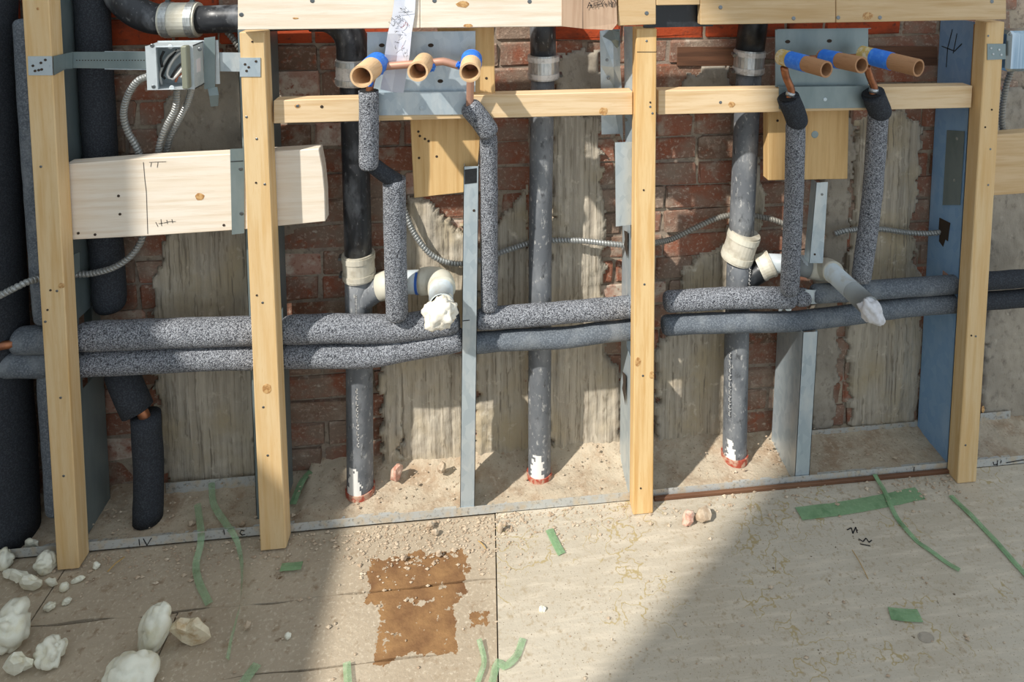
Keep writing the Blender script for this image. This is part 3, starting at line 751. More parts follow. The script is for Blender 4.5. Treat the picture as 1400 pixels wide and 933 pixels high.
pipe_between('arm_elbow', d1, [at(576, 385, DY-.028), at(592, 384, DY-.035), at(602, 388, DY-.055), at(604, 397, DY-.08)], RD*1.0, 'cream_plastic', .006)
e1 = [at(603, 393, DY-.07), at(603, 416, DY-.135)]
obj('arm_stub', hollow(e1, RD*.86, .004), 'white_plastic', d1, smooth=True)
obj('red_collar', torus_ring((at(492.5, 660, DY).x, DY, .016), (0, 0, 1), RD, .014, .0035), 'red_seal', d1, label='red sealant ring at the pipe foot')
for (a, b, c2, dd) in ((478, 640, 485, 678), (480, 600, 486, 632)):
    pass
# --- middle stack
d2 = thing('drain_pipe', (at(738, 662, DY).x, DY, .008), 'dusty grey drain stack in the middle, left of the wide ribbed plaster', 'pipe', 'black drain stacks')
pipe_between('pipe', d2, [at(742, 100, DY), at(739, 300, DY), at(738, 500, DY), at(737.5, 667, DY)], RD*.90, 'abs_dusty')
pipe_between('pipe', d2, [at(741, -10, DY), at(742, 40, DY), at(743, 84, DY)], RD*.98, 'abs')
coupling(d2, at(743, 91, DY-.002), (0, 0, 1), RD*1.05, .058, 'band_steel', 'band_clear', 2, (1.25, -.1, 0))
obj('red_collar', torus_ring((at(737.5, 650, DY).x, DY, .016), (0, 0, 1), RD*.9, .012, .0035), 'red_seal', d2, label='red sealant ring at the pipe foot')
# --- right stack
d3 = thing('drain_pipe', (at(1003, 634, DY).x, DY, .008), 'black drain stack right of the middle post, with tilted pale coupling', 'pipe', 'black drain stacks')
pipe_between('pipe', d3, [at(1024, 96, DY), at(1019, 200, DY), at(1013, 330, DY)], RD*.98, 'abs_dusty')
pipe_between('pipe', d3, [at(1011, 345, DY), at(1007, 470, DY), at(1004, 638, DY)], RD*.98, 'abs_dusty')
pipe_between('elbow', d3, [at(1034, -30, DY), at(1030, 30, DY), at(1025, 70, DY)], RD*1.12, 'abs_black')
coupling(d3, at(1024, 84, DY-.002), (.04, 0, 1), RD*1.07, .058, 'band_steel', 'band_clear', 2, (-1.3, -.3, 0))
coupling(d3, at(1012.5, 336, DY), (.26, -.1, 1), RD*1.12, .078, 'band_rubber', 'cream_plastic', 2)
pipe_between('branch', d3, [at(1010, 392, DY), at(1026, 380, DY-.004), at(1044, 367, DY-.01)], RD*.85, 'abs_black', .01)
coupling(d3, at(1047, 363, DY-.012), at(1060, 356, DY-.016)-at(1036, 366, DY-.008), RD*.92, .036, 'cream_plastic', 'band_rubber', 2)
pipe_between('arm', d3, [at(1050, 360, DY-.013), at(1100, 362, DY-.02)], RD*.74, 'white_plastic')
pipe_between('arm_socket', d3, [at(1086, 362, DY-.018), at(1108, 366, DY-.02)], RD*.82, 'grey_plastic')
pipe_between('arm_elbow', d3, [at(1106, 366, DY-.02), at(1122, 370, DY-.026), at(1131, 368, DY-.045), at(1140, 373, DY-.075)], RD*.86, 'cream_plastic', .006)
e2 = [at(1134, 369, DY-.06), at(1187, 418, DY-.215)]
obj('arm_stub', hollow(e2, RD*.74, .004), 'white_plastic', d3, smooth=True)
obj('arm_stub_end', hollow([e2[0].lerp(e2[1], .62), e2[1]+(e2[1]-e2[0])*.01], RD*.755, .003), 'grey_plastic', d3, smooth=True)
obj('red_collar', torus_ring((at(1004, 634, DY).x, DY, .018), (0, 0, 1), RD*.98, .018, .004), 'red_seal', d3, label='red sealant ring at the pipe foot')
# raised lettering ridges along the pipes
def ridge(parent, x0, y0, x1, y1, r, n, mat='band_clear', ang=0.35):
    gs = []
    a, b = at(x0, y0, DY), at(x1, y1, DY)
    d = Vector((math.sin(ang), -math.cos(ang), 0))
    rnd = random.Random(n)
    for k in range(n):
        p = a.lerp(b, (k+.5)/n)+d*(r+.0003)
        w = rnd.uniform(.003, .006); h = (b-a).length/n*.7
        gs.append(box(p.x-w/2, p.x+w/2, p.y-.0006, p.y+.001, p.z-h/2, p.z-h/2+.0018)); gs.append(box(p.x-w/2, p.x-w/2+.0016, p.y-.0006, p.y+.001, p.z-h/2, p.z+h/2))
        if rnd.random() < .6: gs.append(box(p.x-w/2, p.x+w/2, p.y-.0006, p.y+.001, p.z+h/2-.0018, p.z+h/2))
    obj('raised_lettering', join(*gs), mat, parent)
ridge(d1, 488, 394, 488.5, 428, RD, 7, ang=.1); ridge(d3, 1014, 358, 1013, 388, RD*.98, 6, ang=.35)
ridge(d3, 1000, 472, 999, 560, RD*.98, 9, ang=-.45); ridge(d1, 490, 520, 492, 600, RD, 10, ang=.05)
# white paint splashes at the pipe feet (follow the pipe surface)
def splash(parent, px, y0, y1, r, a0, a1, seed):
    A, B = at(px, y0, DY), at(px, y1, DY); n, m = 18, 14; V, F, ok = [], [], set()
    for i in range(n+1):
        for j in range(m+1):
            a = a0+(a1-a0)*j/m; p = A.lerp(B, i/n); d = Vector((math.sin(a), -math.cos(a), 0)); V.append(p+d*(r+.0006))
    for i in range(n):
        for j in range(m):
            u = (i+.5)/n; e = abs((j+.5)/m-.5)*2
            if e < .35+.6*u*1.0+.5*mnoise.noise(Vector((i*.45, j*.5, seed))): F.append((i*(m+1)+j, (i+1)*(m+1)+j, (i+1)*(m+1)+j+1, i*(m+1)+j+1))
    obj('paint_splash', (V, F), 'white_paint', parent, label='white paint splash')
splash(d1, 492.3, 628, 682, RD, -1.2, .5, 3); splash(d2, 737.6, 612, 664, RD*.9, -1.2, .6, 8); splash(d3, 1004.3, 592, 632, RD*.98, -1.3, -.1, 5)

# rag plugs
r_ = obj('rag_plug', lump(e1[1]+Vector((-.002, -.012, -.014)), .036, .028, .036, 3, .42, 1.7, 4, (0, 0, 0), None, .26), 'rag', smooth=True); tag(r_, 'cream rag wad stuffed in the left drain arm', 'rag')
ax = (e2[1]-e2[0]).normalized()
r_ = obj('rag_plug', lump(e2[1]+ax*.012+Vector((.0, 0, -.006)), .022, .024, .034, 11, .40, 1.7, 4, (0, -.5, 0), None, .3), 'rag_grey', smooth=True); tag(r_, 'greyish white rag wad stuffed in the right drain arm', 'rag')

# big dark pipes at the left
bp = thing('insulated_pipe', fl(-20, 720), 'thick black wrapped pipe at the far left edge', 'pipe')
bp.location = (at(-35, 650, .06).x, .06, .004)
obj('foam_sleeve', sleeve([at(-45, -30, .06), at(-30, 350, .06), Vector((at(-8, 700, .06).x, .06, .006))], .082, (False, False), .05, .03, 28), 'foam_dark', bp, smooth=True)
lp = thing('insulated_pipe', (at(62, 700, .03).x, .03, .004), 'slim charcoal insulated pipe just behind the leftmost post', 'pipe')
obj('foam_sleeve', sleeve([at(36, 26, .035), at(50, 250, .035), at(64, 440, .035)], .024, (True, True), .03), 'foam_smooth', lp, smooth=True)
obj('foam_sleeve', sleeve([at(68, 505, .035), at(80, 700, .035)], .024, (True, True), .03), 'foam_smooth', lp, smooth=True)
lp2 = thing('insulated_pipe', (at(203, 720, .07).x, .07, .004), 'dark insulated pipe under the junction box, mitred near the floor', 'pipe')
obj('foam_sleeve', sleeve([at(124, -20, .112), at(137, 200, .112), at(151, 424, .112)], .034, (False, True), .03), 'foam_dark', lp2, smooth=True)
obj('foam_sleeve', sleeve([at(160, 500, .085), at(188, 562, .072)], .033, (True, False), .03), 'foam_dark', lp2, smooth=True)
obj('foam_sleeve', sleeve([at(199, 568, .07), at(203, 640, .07), Vector((at(203, 720, .07).x, .07, .009))], .031, (False, False), .03), 'foam_dark', lp2, smooth=True)
obj('copper_tube', tube(catmull([at(180, 545, .07), at(196, 566, .066), at(203, 590, .07)], .01), .012, 12), 'copper', lp2, smooth=True)
obj('foam_cut', tube([at(188, 561, .072), at(188.6, 562.5, .0717)], .028, 16), 'foam_cut', lp2)

# ================================================================== INSULATED WATER LINES
HY = .034
up = thing('insulated_pipe', at(640, 440, HY), 'upper of the two long foam-insulated pipes running through all bays', 'pipe', 'long insulated supply lines')
lo = thing('insulated_pipe', at(640, 470, HY), 'lower of the two long foam-insulated pipes running through all bays', 'pipe', 'long insulated supply lines')
def run(parent, pts, d, mat='foam', Y=HY, ends=(True, True)):
    return obj('foam_sleeve', sleeve([at(x, y, Y) for x, y in pts], rp(d, Y), ends, .014, .06, 24), mat, parent, smooth=True)
run(up, [(20, 466), (60, 464), (108, 462)], 36, 'foam_smooth'); run(up, [(104, 461), (200, 457), (290, 454), (372, 452)], 38)
run(up, [(384, 452), (450, 449), (540, 449), (628, 436)], 38); run(up, [(652, 437), (740, 430), (800, 425), (868, 419)], 31)
run(up, [(908, 413), (990, 408), (1050, 407), (1086, 408)], 31); run(up, [(1086, 408), (1106, 405)], 27, 'foam'); run(up, [(1110, 402), (1200, 396), (1318, 388)], 28, 'foam_smooth')
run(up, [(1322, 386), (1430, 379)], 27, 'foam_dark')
obj('copper_tube', tube([at(-40, 467, HY), at(400, 452, HY)], .009, 10), 'copper', up, smooth=True)
obj('copper_tube', tube([at(1000, 408, HY), at(1150, 400, HY)], .009, 10), 'copper', up, smooth=True)
run(lo, [(-30, 497), (60, 497), (100, 496)], 36, 'foam_smooth'); run(lo, [(102, 498), (200, 493), (280, 489), (372, 487)], 34)
run(lo, [(384, 486), (450, 486), (510, 484), (580, 472), (634, 463)], 34); run(lo, [(640, 470), (700, 465), (770, 462), (820, 455), (868, 450)], 29, 'foam_smooth')
run(lo, [(905, 445), (1000, 441), (1080, 440), (1120, 436), (1180, 428), (1250, 419), (1318, 414)], 29, 'foam_smooth')
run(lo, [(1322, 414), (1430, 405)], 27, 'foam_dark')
obj('copper_tube', tube([at(-40, 480, HY-.02), at(20, 470, HY-.02)], .009, 10), 'copper', up, smooth=True)
obj('steel_clip', grid_sheet([[(1101, 396, .024), (1111, 397, .02), (1121, 396, .024)], [(1103, 408, .022), (1111, 408, .018), (1120, 407, .022)], [(1102, 416, .026), (1111, 416, .022), (1120, 415, .026)]]), 'steel', up, label='small bent steel clip')

FY = -.012
# left riser
f1 = thing('insulated_riser', at(545, 435, .02), 'jointed foam-insulated riser below the leftmost cardboard tube', 'pipe', 'foam-insulated risers')
obj('foam_sleeve', sleeve([at(504, 124, -.048), at(504.5, 180, -.048), at(504, 231, -.046)], rp(26.5, -.048), (False, True), .015), 'foam', f1, smooth=True)
obj('foam_sleeve', sleeve([at(508, 224, -.030), at(526, 238, -.022), at(545, 250, -.01)], rp(22, -.02), (True, True), .012), 'foam_dark', f1, smooth=True)
obj('foam_sleeve', sleeve([at(539, 244, -.008), at(540, 320, 0), at(543, 436, .008)], rp(31, 0), (False, True), .015), 'foam', f1, smooth=True)
obj('copper_tube', tube(catmull([at(514, 96, -.058), at(507, 112, -.05), at(504.5, 135, -.048), at(504.5, 150, -.048)], .008), .008, 12), 'copper', f1, smooth=True)
obj('foam_cut', tube([at(504, 124, -.048)+Vector((0, 0, .0006)), at(504, 124, -.048)+Vector((0, 0, -.001))], rp(25, -.048), 18), 'foam_cut', f1)
f2 = thing('insulated_riser', at(668, 425, .02), 'jointed foam-insulated riser below the third cardboard tube, right of the short stud', 'pipe', 'foam-insulated risers')
obj('foam_sleeve', sleeve([at(640, 143, -.040), at(658, 165, -.030), at(671, 184, -.022)], rp(30, -.03), (True, True), .012), 'foam', f2, smooth=True)
obj('foam_sleeve', sleeve([at(668, 182, -.002), at(669, 300, .012), at(669, 424, .028)], rp(24, .01), (True, True), .015), 'foam', f2, smooth=True)
obj('copper_tube', tube(catmull([at(643, 96, -.058), at(643, 115, -.05), at(642, 150, -.036)], .008), .008, 12), 'copper_pale', f2, smooth=True)
f3 = thing('insulated_riser', at(1079, 398, .02), 'foam-insulated riser with black rubber collar below the first blue-taped tube', 'pipe', 'foam-insulated risers')
obj('foam_sleeve', sleeve([at(1088, 165, -.030), at(1085, 280, 0), at(1079, 402, .016)], rp(28, -.01), (True, True), .015), 'foam', f3, smooth=True)
obj('rubber_collar', sleeve([at(1078, 133, -.046), at(1086, 154, -.038), at(1093, 172, -.032)], rp(32, -.04), (False, True), .008, .08), 'foam_dark', f3, smooth=True)
obj('copper_tube', tube(catmull([at(1072, 92, -.058), at(1075, 106, -.05), at(1082, 124, -.047), at(1079, 138, -.045), at(1081, 150, -.04)], .006), .0085, 12), 'copper', f3, smooth=True)
obj('solder_joint', tube([at(1081.5, 126, -.047), at(1080, 131, -.046)], .0105, 12), 'band_steel', f3, smooth=True)
f4 = thing('insulated_riser', at(1178, 388, .02), 'dark foam-insulated riser with rubber collar below the last blue-taped tube', 'pipe', 'foam-insulated risers')
obj('foam_sleeve', sleeve([at(1201, 150, -.030), at(1192, 270, 0), at(1177, 384, .020)], rp(29, -.01), (True, True), .015), 'foam', f4, smooth=True)
obj('rubber_collar', sleeve([at(1193, 128, -.046), at(1201, 146, -.038), at(1206, 160, -.034)], rp(33, -.04), (False, True), .008, .08), 'foam_dark', f4, smooth=True)
obj('copper_tube', tube(catmull([at(1185, 90, -.058), at(1189, 104, -.05), at(1195, 120, -.047), at(1193, 132, -.045), at(1195, 145, -.04)], .006), .0085, 12), 'copper', f4, smooth=True)
obj('solder_joint', tube([at(1195, 121, -.047), at(1194, 126, -.046)], .0105, 12), 'band_steel', f4, smooth=True)
for f, c in ((f3, at(1078, 133, -.046)), (f4, at(1193, 128, -.046))):
    d = Vector((.25, .1, -1)).normalized()
    obj('foam_cut', tube([c-d*.0006, c+d*.001], .022, 18), 'foam_cut', f)

# cardboard tubes
def ctube(label, back, front, Yb, Yf, r, mat, grp, tape=None, yellow=None, scrunch=False, nseg=30):
    a, b = at(*back, Yb), at(*front, Yf); d = b-a
    o = thing('cardboard_tube', (a+b)/2-Vector((0, 0, r)), label, 'tube', grp)
    obj('tube_wall', hollow([a, a.lerp(b, .5), b], r, .0040, nseg), mat, o, smooth=False)
    obj('valve_stem', tube(catmull([a-d*.02, a+d*.25, a+d*.42], .01), [.012]*len(catmull([a-d*.02, a+d*.25, a+d*.42], .01)), 14), 'copper_pale', o, smooth=True)
    if tape:
        obj('masking_tape', hollow([a.lerp(b, tape[0]), a.lerp(b, (tape[0]+tape[1])/2), a.lerp(b, tape[1])], r+.0011, .0012, nseg), 'tape_blue', o)
    if yellow:
        obj('paint_band', hollow([a.lerp(b, yellow[0]), a.lerp(b, yellow[1])], r+.0006, .0007, nseg), 'tube_yellow', o, label='yellowish bare end')
    if scrunch:
        for (x, y, s) in scrunch:
            obj('tape_wad', lump(at(x, y, Yb-.01), rp(s, 0), .012, rp(s*1.3, 0), x*.1, .5, 2.5, 3), 'tape_blue', o)
    return o
G1 = 'cardboard tubes of the left trio'; G2 = 'blue-taped tubes of the right trio'
ctube('leftmost cardboard tube of the left trio, beside clear pipe coupling', (516, 86), (494, 105), -.05, -.150, .0225, 'tube_card', G1, (.0, .38), None, [(519, 91, 15), (506, 113, 8)])
ctube('middle cardboard tube of the left trio, right of the white paper strip', (580, 85), (571, 98), -.05, -.135, .0205, 'tube_card', G1, None, None, [(590, 90, 11)])
ctube('rightmost cardboard tube of the left trio, on a blue tape band', (645, 80), (642.5, 99), -.05, -.140, .0210, 'tube_card', G1, (.05, .45), None, [(627, 89, 7)])
ctube('first blue-taped cardboard tube of the right trio, nearest the drain stack', (1068, 78), (1130, 95), -.045, -.170, .0178, 'tube_brown', G2, (.22, .56), (0, .22))
ctube('middle blue-taped cardboard tube of the right trio', (1124, 78), (1178, 89), -.045, -.160, .0178, 'tube_brown', G2, (.05, .45))
ctube('last blue-taped cardboard tube of the right trio, nearest the blue stud', (1178, 74), (1256, 93), -.045, -.175, .0190, 'tube_brown', G2, (.22, .55), (0, .22))
mf = obj('copper_crossbar', tube(catmull([at(522, 91, -.056), at(560, 88, -.058), at(590, 86, -.058), at(606, 84, -.058), at(628, 90, -.056), at(643, 90, -.056)], .01), .0085, 12), 'copper_pale', smooth=True)
tag(mf, 'copper crossbar linking the left trio of cardboard tubes', 'pipe')
mf = obj('copper_crossbar', tube(catmull([at(1072, 82, -.046), at(1124, 80, -.046), at(1184, 78, -.046)], .02), .0085, 12), 'copper', smooth=True)
tag(mf, 'copper crossbar behind the right trio of blue-taped tubes', 'pipe')

# paper strip with handwriting
pp = thing('paper_strip', at(536, 127, -.07), 'crumpled white paper strip with scribbles hanging over the top board', 'paper')
PR = [[(541, -14, -.069), (555, -14, -.066), (569, -14, -.0675)], [(536, 22, -.067), (552, 22, -.066), (567, 20, -.0675)], [(530, 46, -.067), (548, 46, -.0655), (563, 44, -.069)], [(526, 74, -.060), (543, 76, -.052), (560, 76, -.064)],
      [(524, 100, -.044), (540, 102, -.036), (556, 100, -.046)], [(520, 122, -.034), (536, 126, -.030), (552, 127, -.038)]]
obj('sheet', grid_sheet(PR, .0006), 'paper', pp)
rnd = random.Random(3); ls, lr = [], []
for k in range(26):
    x, y = rnd.uniform(534, 556), rnd.uniform(8, 72); ln = [(x, y)]
    for q in range(rnd.randint(2, 4)): x += rnd.uniform(-3.5, 3.5); y += rnd.uniform(-3, 3); ln.append((x, y))
    (lr if k % 6 == 5 else ls).append(ln)
obj('handwriting', strokes([[(545, 17), (564, 16)]]+ls, -.0705, .0006), 'ink', pp)
obj('handwriting', strokes(lr, -.0705, .0006), 'ink_red', pp)

# cardboard sheet with handwriting
cb = thing('cardboard_sheet', at(806, 40, TB), 'torn corrugated cardboard sheet with pen note hanging over the top boards', 'cardboard')
CR = [[(768, -30, -.0645), (796, -30, -.066), (797.5, -30, -.0645), (842, -30, -.067)], [(768, 8, -.0645), (796, 8, -.066), (797.5, 8, -.0645), (843, 6, -.067)], [(768, 34, -.065), (796, 37, -.067), (797.5, 38, -.0645), (844, 32, -.070)], [(769, 36, -.065), (796, 39, -.067), (798, 39.5, -.0645), (837, 41, -.071)]]
obj('sheet', grid_sheet(CR, .0015), 'cardboard', cb)
obj('handwriting', strokes([[(803, 11), (806, 3), (809, 10)], [(804, 8), (810, 7)], [(812, 10), (812, 4), (816, 4)], [(812, 7), (815, 7)], [(817, 10), (817, 3), (822, 2)], [(817, 6), (821, 6)], [(825, 0), (822.5, 4), (824, 9)],
    [(828, 4), (828, 8)], [(826.5, 6), (830, 6)], [(832, 1), (832, 7)], [(834, 4.5), (839, 3.5)], [(835, 0), (836, 3)], [(835, 6), (837, 5.5), (835.5, 9), (838, 8.5)], [(840, 0), (842, 4), (839.5, 9)],
    [(804, -8), (806, -1), (812, -2)], [(814, -2), (822, -3)], [(834, -4), (840, -1)]], -.0685, .0013), 'ink', cb)

# ================================================================== ELECTRICAL
jb = thing('junction_box', at(235, 122, 0), 'open square steel junction box with tangled wires, on a bar hanger', 'electrical box')
BF, BB = -.036, .018
def bq(x0, y0, x1, y1, Y): return at(x0, y1, Y), at(x1, y0, Y)
lo_, hi_ = bq(202, 62, 264, 123, BF); x0, x1, z0, z1 = lo_.x, hi_.x, lo_.z, hi_.z
th = .0018
obj('side_wall', join(box(x0, x0+th, BF, BB, z0, z1), box(x1-th, x1, BF, BB, z0, z1), box(x0, x1, BF, BB, z1-th, z1), box(x0, x1, BF, BB, z0, z0+th)), 'box_steel', jb)
obj('back_plate', box(x0, x1+.03, BB-th, BB, z0-.002, z1+.002), 'box_steel', jb)
l2, h2 = bq(216, 62+.0, 256, 121, BF); a0, a1 = at(216, 90, BF).x, at(254, 90, BF).x; c0, c1 = at(235, 121, BF).z, at(235, 64, BF).z
obj('face_ring', join(box(x0, a0, BF-th, BF, z0, z1), box(a1, x1, BF-th, BF, z0, z1), box(a0, a1, BF-th, BF, c1, z1), box(a0, a1, BF-th, BF, z0, c0)), 'box_steel', jb)
obj('raised_collar', box(a1-.001, a1+.011, BF-.020, BF-th, c0+.002, c1+.004, .002), 'ring_paint', jb)
obj('collar_edge', join(box(a0-.0012, a0, BF-.006, BF-th, c0, c1), box(a0-.0012, a1, BF-.006, BF-th, c1, c1+.0012), box(a0-.0012, a1, BF-.006, BF-th, c0-.0012, c0)), 'box_steel', jb)
for x, y in ((208, 61), (210, 117), (273, 66)): 
    c = at(x, y+1.5, BF-th); obj('screw', disc(c, .004, (0, -1, 0)), 'screw_metal', jb)
obj('ear', disc(at(233, 64, BF-th), .005, (0, -1, 0)), 'box_steel', jb); obj('ear', disc(at(235, 120, BF-th), .005, (0, -1, 0)), 'box_steel', jb)
obj('sticker', box(x1, x1+.0006, BF+.012, BF+.032, (z0+z1)/2-.014, (z0+z1)/2+.014), 'sticker', jb)
obj('side_flange', prism([at(279, 52, .012), at(294, 50, .012), at(294, 121, .012), at(279, 122, .012)], (0, .0015, 0)), 'steel_dark', jb)
obj('wire_tab', grid_sheet([[(284, 121, .010), (297, 119, .012)], [(286, 131, -.002), (299, 130, 0)], [(288, 146, .004), (298, 145, .006)]]), 'steel_dark', jb)
wi = [([(221, 116), (219, 100), (228, 80), (240, 70), (248, 68)], 'white_wire'), ([(246, 72), (236, 84), (229, 98), (230, 106), (238, 104), (252, 88)], 'white_wire'), ([(250, 70), (240, 78), (231, 92), (229, 103), (236, 108), (246, 98), (255, 86)], 'white_wire'),
      ([(222, 92), (220, 80), (224, 70)], 'black_wire'), ([(226, 108), (222, 104), (230, 84), (242, 68)], 'black_wire'), ([(252, 98), (246, 102), (243, 104), (240, 112)], 'brown_wire'), ([(254, 82), (243, 92), (234, 106)], 'black_wire'), ([(248, 106), (252, 100), (254, 92)], 'white_wire')]
for k, (w, m) in enumerate(wi):
    obj('wire', tube(catmull([at(x, y, -.012-.004*(k % 4)) for x, y in w], .005), 0.0025, 8), m, jb, smooth=True)

hg = thing('bar_hanger', at(95, 95, 0), 'perforated steel bar hanger carrying the junction box between two posts', 'bracket')
obj('bar', slab([(97, 71), (206, 71), (206, 94.5), (97, 93)], .0195, .0012, 0), 'steel_dark', hg)
obj('bar', slab([(143, 70), (330, 72), (330, 98), (143, 95)], .0210, .0012, 0), 'steel', hg)
obj('post_plate', slab([(38, 77), (71, 77), (72, 103), (39, 103)], PF-.0016, .0014, 0), 'steel', hg)
sp0, sp1 = at(68, 77, PF-.0016), at(68, 103, PF-.0016)
obj('side_wrap', prism([at(72.5, 77, PF), at(73.5, 103, PF), at(90, 94, .0), at(99, 94, .019), at(99, 71, .019), at(89.5, 73, .0)], (.0012, -.0012, 0)), 'steel_dark', hg)
obj('post_plate', slab([(327, 79), (356, 79), (356, 105), (328, 105)], PF-.0016, .0014, 0), 'steel', hg)
for x, y in ((45, 90), (48, 97), (53, 96), (56, 86), (57, 95), (335, 88), (337, 97), (350, 84), (340, 92), (62, 82)): screw(hg, x, y, PF-.0018, .0026, 'screw_hole', 'slot')
gs = [box(at(x, 82, .019).x, at(x, 82, .019).x+.0022, .0190, .0194, at(x, 82.5, .019).z-.001, at(x, 82.5, .019).z+.001) for x in range(104, 200, 4)]
obj('slot', join(*gs), 'screw_hole', hg)

def flex(label, pts, r=.0068, mat='conduit', pitch=.0072, group='flexible metal conduits'):
    p = catmull([at(*q) for q in pts], pitch/6)
    # helical ridges: tilt by offsetting the phase around the circumference
    seg = 12; V, F = tube(p, r, seg, True)
    n = len(p)
    for i in range(n):
        for k in range(seg):
            ph = math.pi*(i/6-k/seg); q = V[i*seg+k]; V[i*seg+k] = p[i]+(q-p[i])*(.68+.40*min(1, abs(math.sin(ph))*1.5))
    o = obj('flexible_conduit', (V, F), mat, smooth=False); tag(o, label, 'conduit', group); return o
flex('ribbed metal conduit looping from the left side of the junction box', [(203, 104, -.01), (188, 111, .0), (175, 130, .02), (169, 155, .04), (174, 178, .05), (186, 200, .055), (197, 228, .058)])
flex('ribbed metal conduit from under the junction box, left of its twin', [(243, 120, -.005), (240, 148, .02), (228, 172, .045), (219, 195, .055), (215, 226, .06)])
flex('ribbed metal conduit from under the junction box, nearest the second post', [(263, 118, -.002), (256, 142, .03), (244, 166, .06), (232, 190, .075), (224, 226, .08)])
flex('ribbed metal conduit sagging out below the wide plank to the left edge', [(198, 312, .06), (192, 332, .06), (178, 351, .06), (155, 366, .06), (125, 374, .06), (95, 376, .045), (62, 380, .006), (40, 385, -.02), (20, 394, -.034), (-15, 412, -.040)])
flex('long ribbed metal conduit sagging behind the short stud to the middle post', [(545, 262, .135), (556, 296, .130), (568, 322, .128), (588, 347, .128), (612, 359, .128), (640, 360, .130), (672, 350, .134), (700, 340, .136), (738, 330, .138), (790, 329, .125), (830, 333, .10), (868, 337, .085)], mat='conduit')
flex('ribbed metal conduit rising from the middle post over the right drain stack', [(892, 333, .09), (918, 327, .12), (950, 312, .130), (985, 297, .136), (1020, 294, .138), (1055, 300, .132), (1080, 310, .128)], mat='conduit_dull')
flex('ribbed metal conduit passing through the hole in the blue stud', [(1140, 320, .13), (1160, 315, .13), (1200, 313, .132), (1240, 318, .130), (1275, 319, .11), (1312, 312, .08)], mat='conduit')
flex('dark ribbed conduit hanging beside the rightmost post', [(1384, 92, .05), (1374, 125, .05), (1370, 170, .05), (1378, 215, .05), (1368, 252, .06)], mat='conduit_dull')
flex('short ribbed conduit dropping behind the top of the second post', [(306, 38, .10), (318, 52, .10), (328, 66, .10), (340, 90, .10)], mat='conduit_dull')

# right-hand extras
rb = thing('wall_box', at(1390, 98, -.02), 'shiny rounded steel box cut by the right edge of the picture', 'electrical box')
g = box(at(1377, 98, -.03).x, at(1377, 98, -.03).x+.11, -.03, .03, at(1377, 99, -.03).z, at(1377, 43, -.03).z, .008)
obj('body', g, 'chrome', rb); obj('screw', disc(at(1381, 47, -.0305), .003), 'screw_metal', rb)
hb = thing('post_bracket', at(1362, 81, PF), 'small dark steel bracket end on the rightmost post', 'bracket')
obj('plate', slab([(1350, 60), (1375, 60), (1375, 81), (1350, 82)], PF-.0016, .0014, 0), 'steel_dark', hb)
for x, y in ((1355, 66), (1358, 74), (1366, 68), (1369, 75)): screw(hb, x, y, PF-.0018, .0026, 'band_steel')
pb = board('wide_plank', 'brown plank behind the rightmost post, cut by the right edge', 'plank', [(1352, 185), (1440, 179), (1440, 262), (1352, 268)], .002, .034, 'spruce_board')

# ================================================================== FLOOR DEBRIS
def foam_scrap(label, px, py, w, h, mat='spray_foam', seed=1, amp=.4, lift=None, rot=0., d=.8, flake=False):
    c = fl(px, py+h*.35); k = (DIST+c.y)/FPX; rx, rz = w*.5*k, h*.5*k*.9
    cz = rz*.85
    if flake:
        g = lump((c.x, c.y, cz+.001), rx, rx*.45, rz*1.1, seed, .55, 1.2, 2, (.35, rot, 0), .0008, .35)
        return tag(obj('foam_scrap', g, mat), label, 'foam scrap', 'white spray foam scraps')
    o = obj('foam_scrap', lump((c.x, c.y, cz+.001), rx, rx*d, rz, seed, min(.5, amp*1.15), .95, 4, (0, rot, 0), .0008, .07), mat, smooth=True)
    return tag(o, label, 'foam scrap', 'white spray foam scraps')
foam_scrap('large cream foam scrap at the left edge of the floor', 10, 860, 56, 70, seed=2, rot=.4)
foam_scrap('leaf-shaped white foam scrap at the bottom left corner', 26, 908, 34, 44, seed=3, rot=.6, flake=True)
foam_scrap('ragged white foam scrap between the left edge and the paired scraps', 73, 893, 38, 44, seed=5, amp=.5)
foam_scrap('twisted figure-eight cream foam scrap, tallest of the group of three', 214, 858, 44, 86, seed=9, rot=.5, amp=.36)
foam_scrap('tan-stained folded foam scrap right of the twisted one', 262, 862, 46, 56, 'spray_foam_tan', 14, .6, rot=.3, flake=True)
foam_scrap('boxy cream foam scrap cut by the bottom edge', 180, 920, 66, 58, seed=21, amp=.28)
foam_scrap('rounded white foam scrap leaning on the foot of the leftmost post', 63, 770, 27, 32, seed=23, amp=.3)
foam_scrap('flat white foam scrap in front of the leftmost post, between two others', 43, 798, 28, 30, seed=27, amp=.5, flake=True)
foam_scrap('slanted white foam scrap furthest left of the heap by the post', 28, 790, 26, 22, seed=31, amp=.5, rot=.5, flake=True)
foam_scrap('small white foam scrap right of the heap at the post foot', 70, 797, 16, 20, seed=33, amp=.45, flake=True)
foam_scrap('greyish foam scrap standing behind the track beside the leftmost post', 44, 745, 18, 26, seed=37, amp=.4, rot=.4, flake=True)
foam_scrap('pale foam scrap at the left edge by the track', 6, 765, 26, 30, seed=39, amp=.4)
foam_scrap('small pale foam flake beside the big pipe at the left edge', 14, 786, 18, 16, seed=41, amp=.5, flake=True)
foam_scrap('smooth egg-like foam crumb in front of the leftmost post', 88, 804, 12, 14, seed=43, amp=.15)
foam_scrap('sliver of foam lying at the right of the leftmost post foot', 106, 793, 16, 10, seed=45, amp=.4, rot=-.4, flake=True)
foam_scrap('thin foam crumb below the heap of scraps', 68, 830, 15, 13, seed=47, amp=.4, rot=-.5)
foam_scrap('little foam crumb beside a dark splinter', 92, 823, 12, 9, seed=49, amp=.4, rot=-.4)
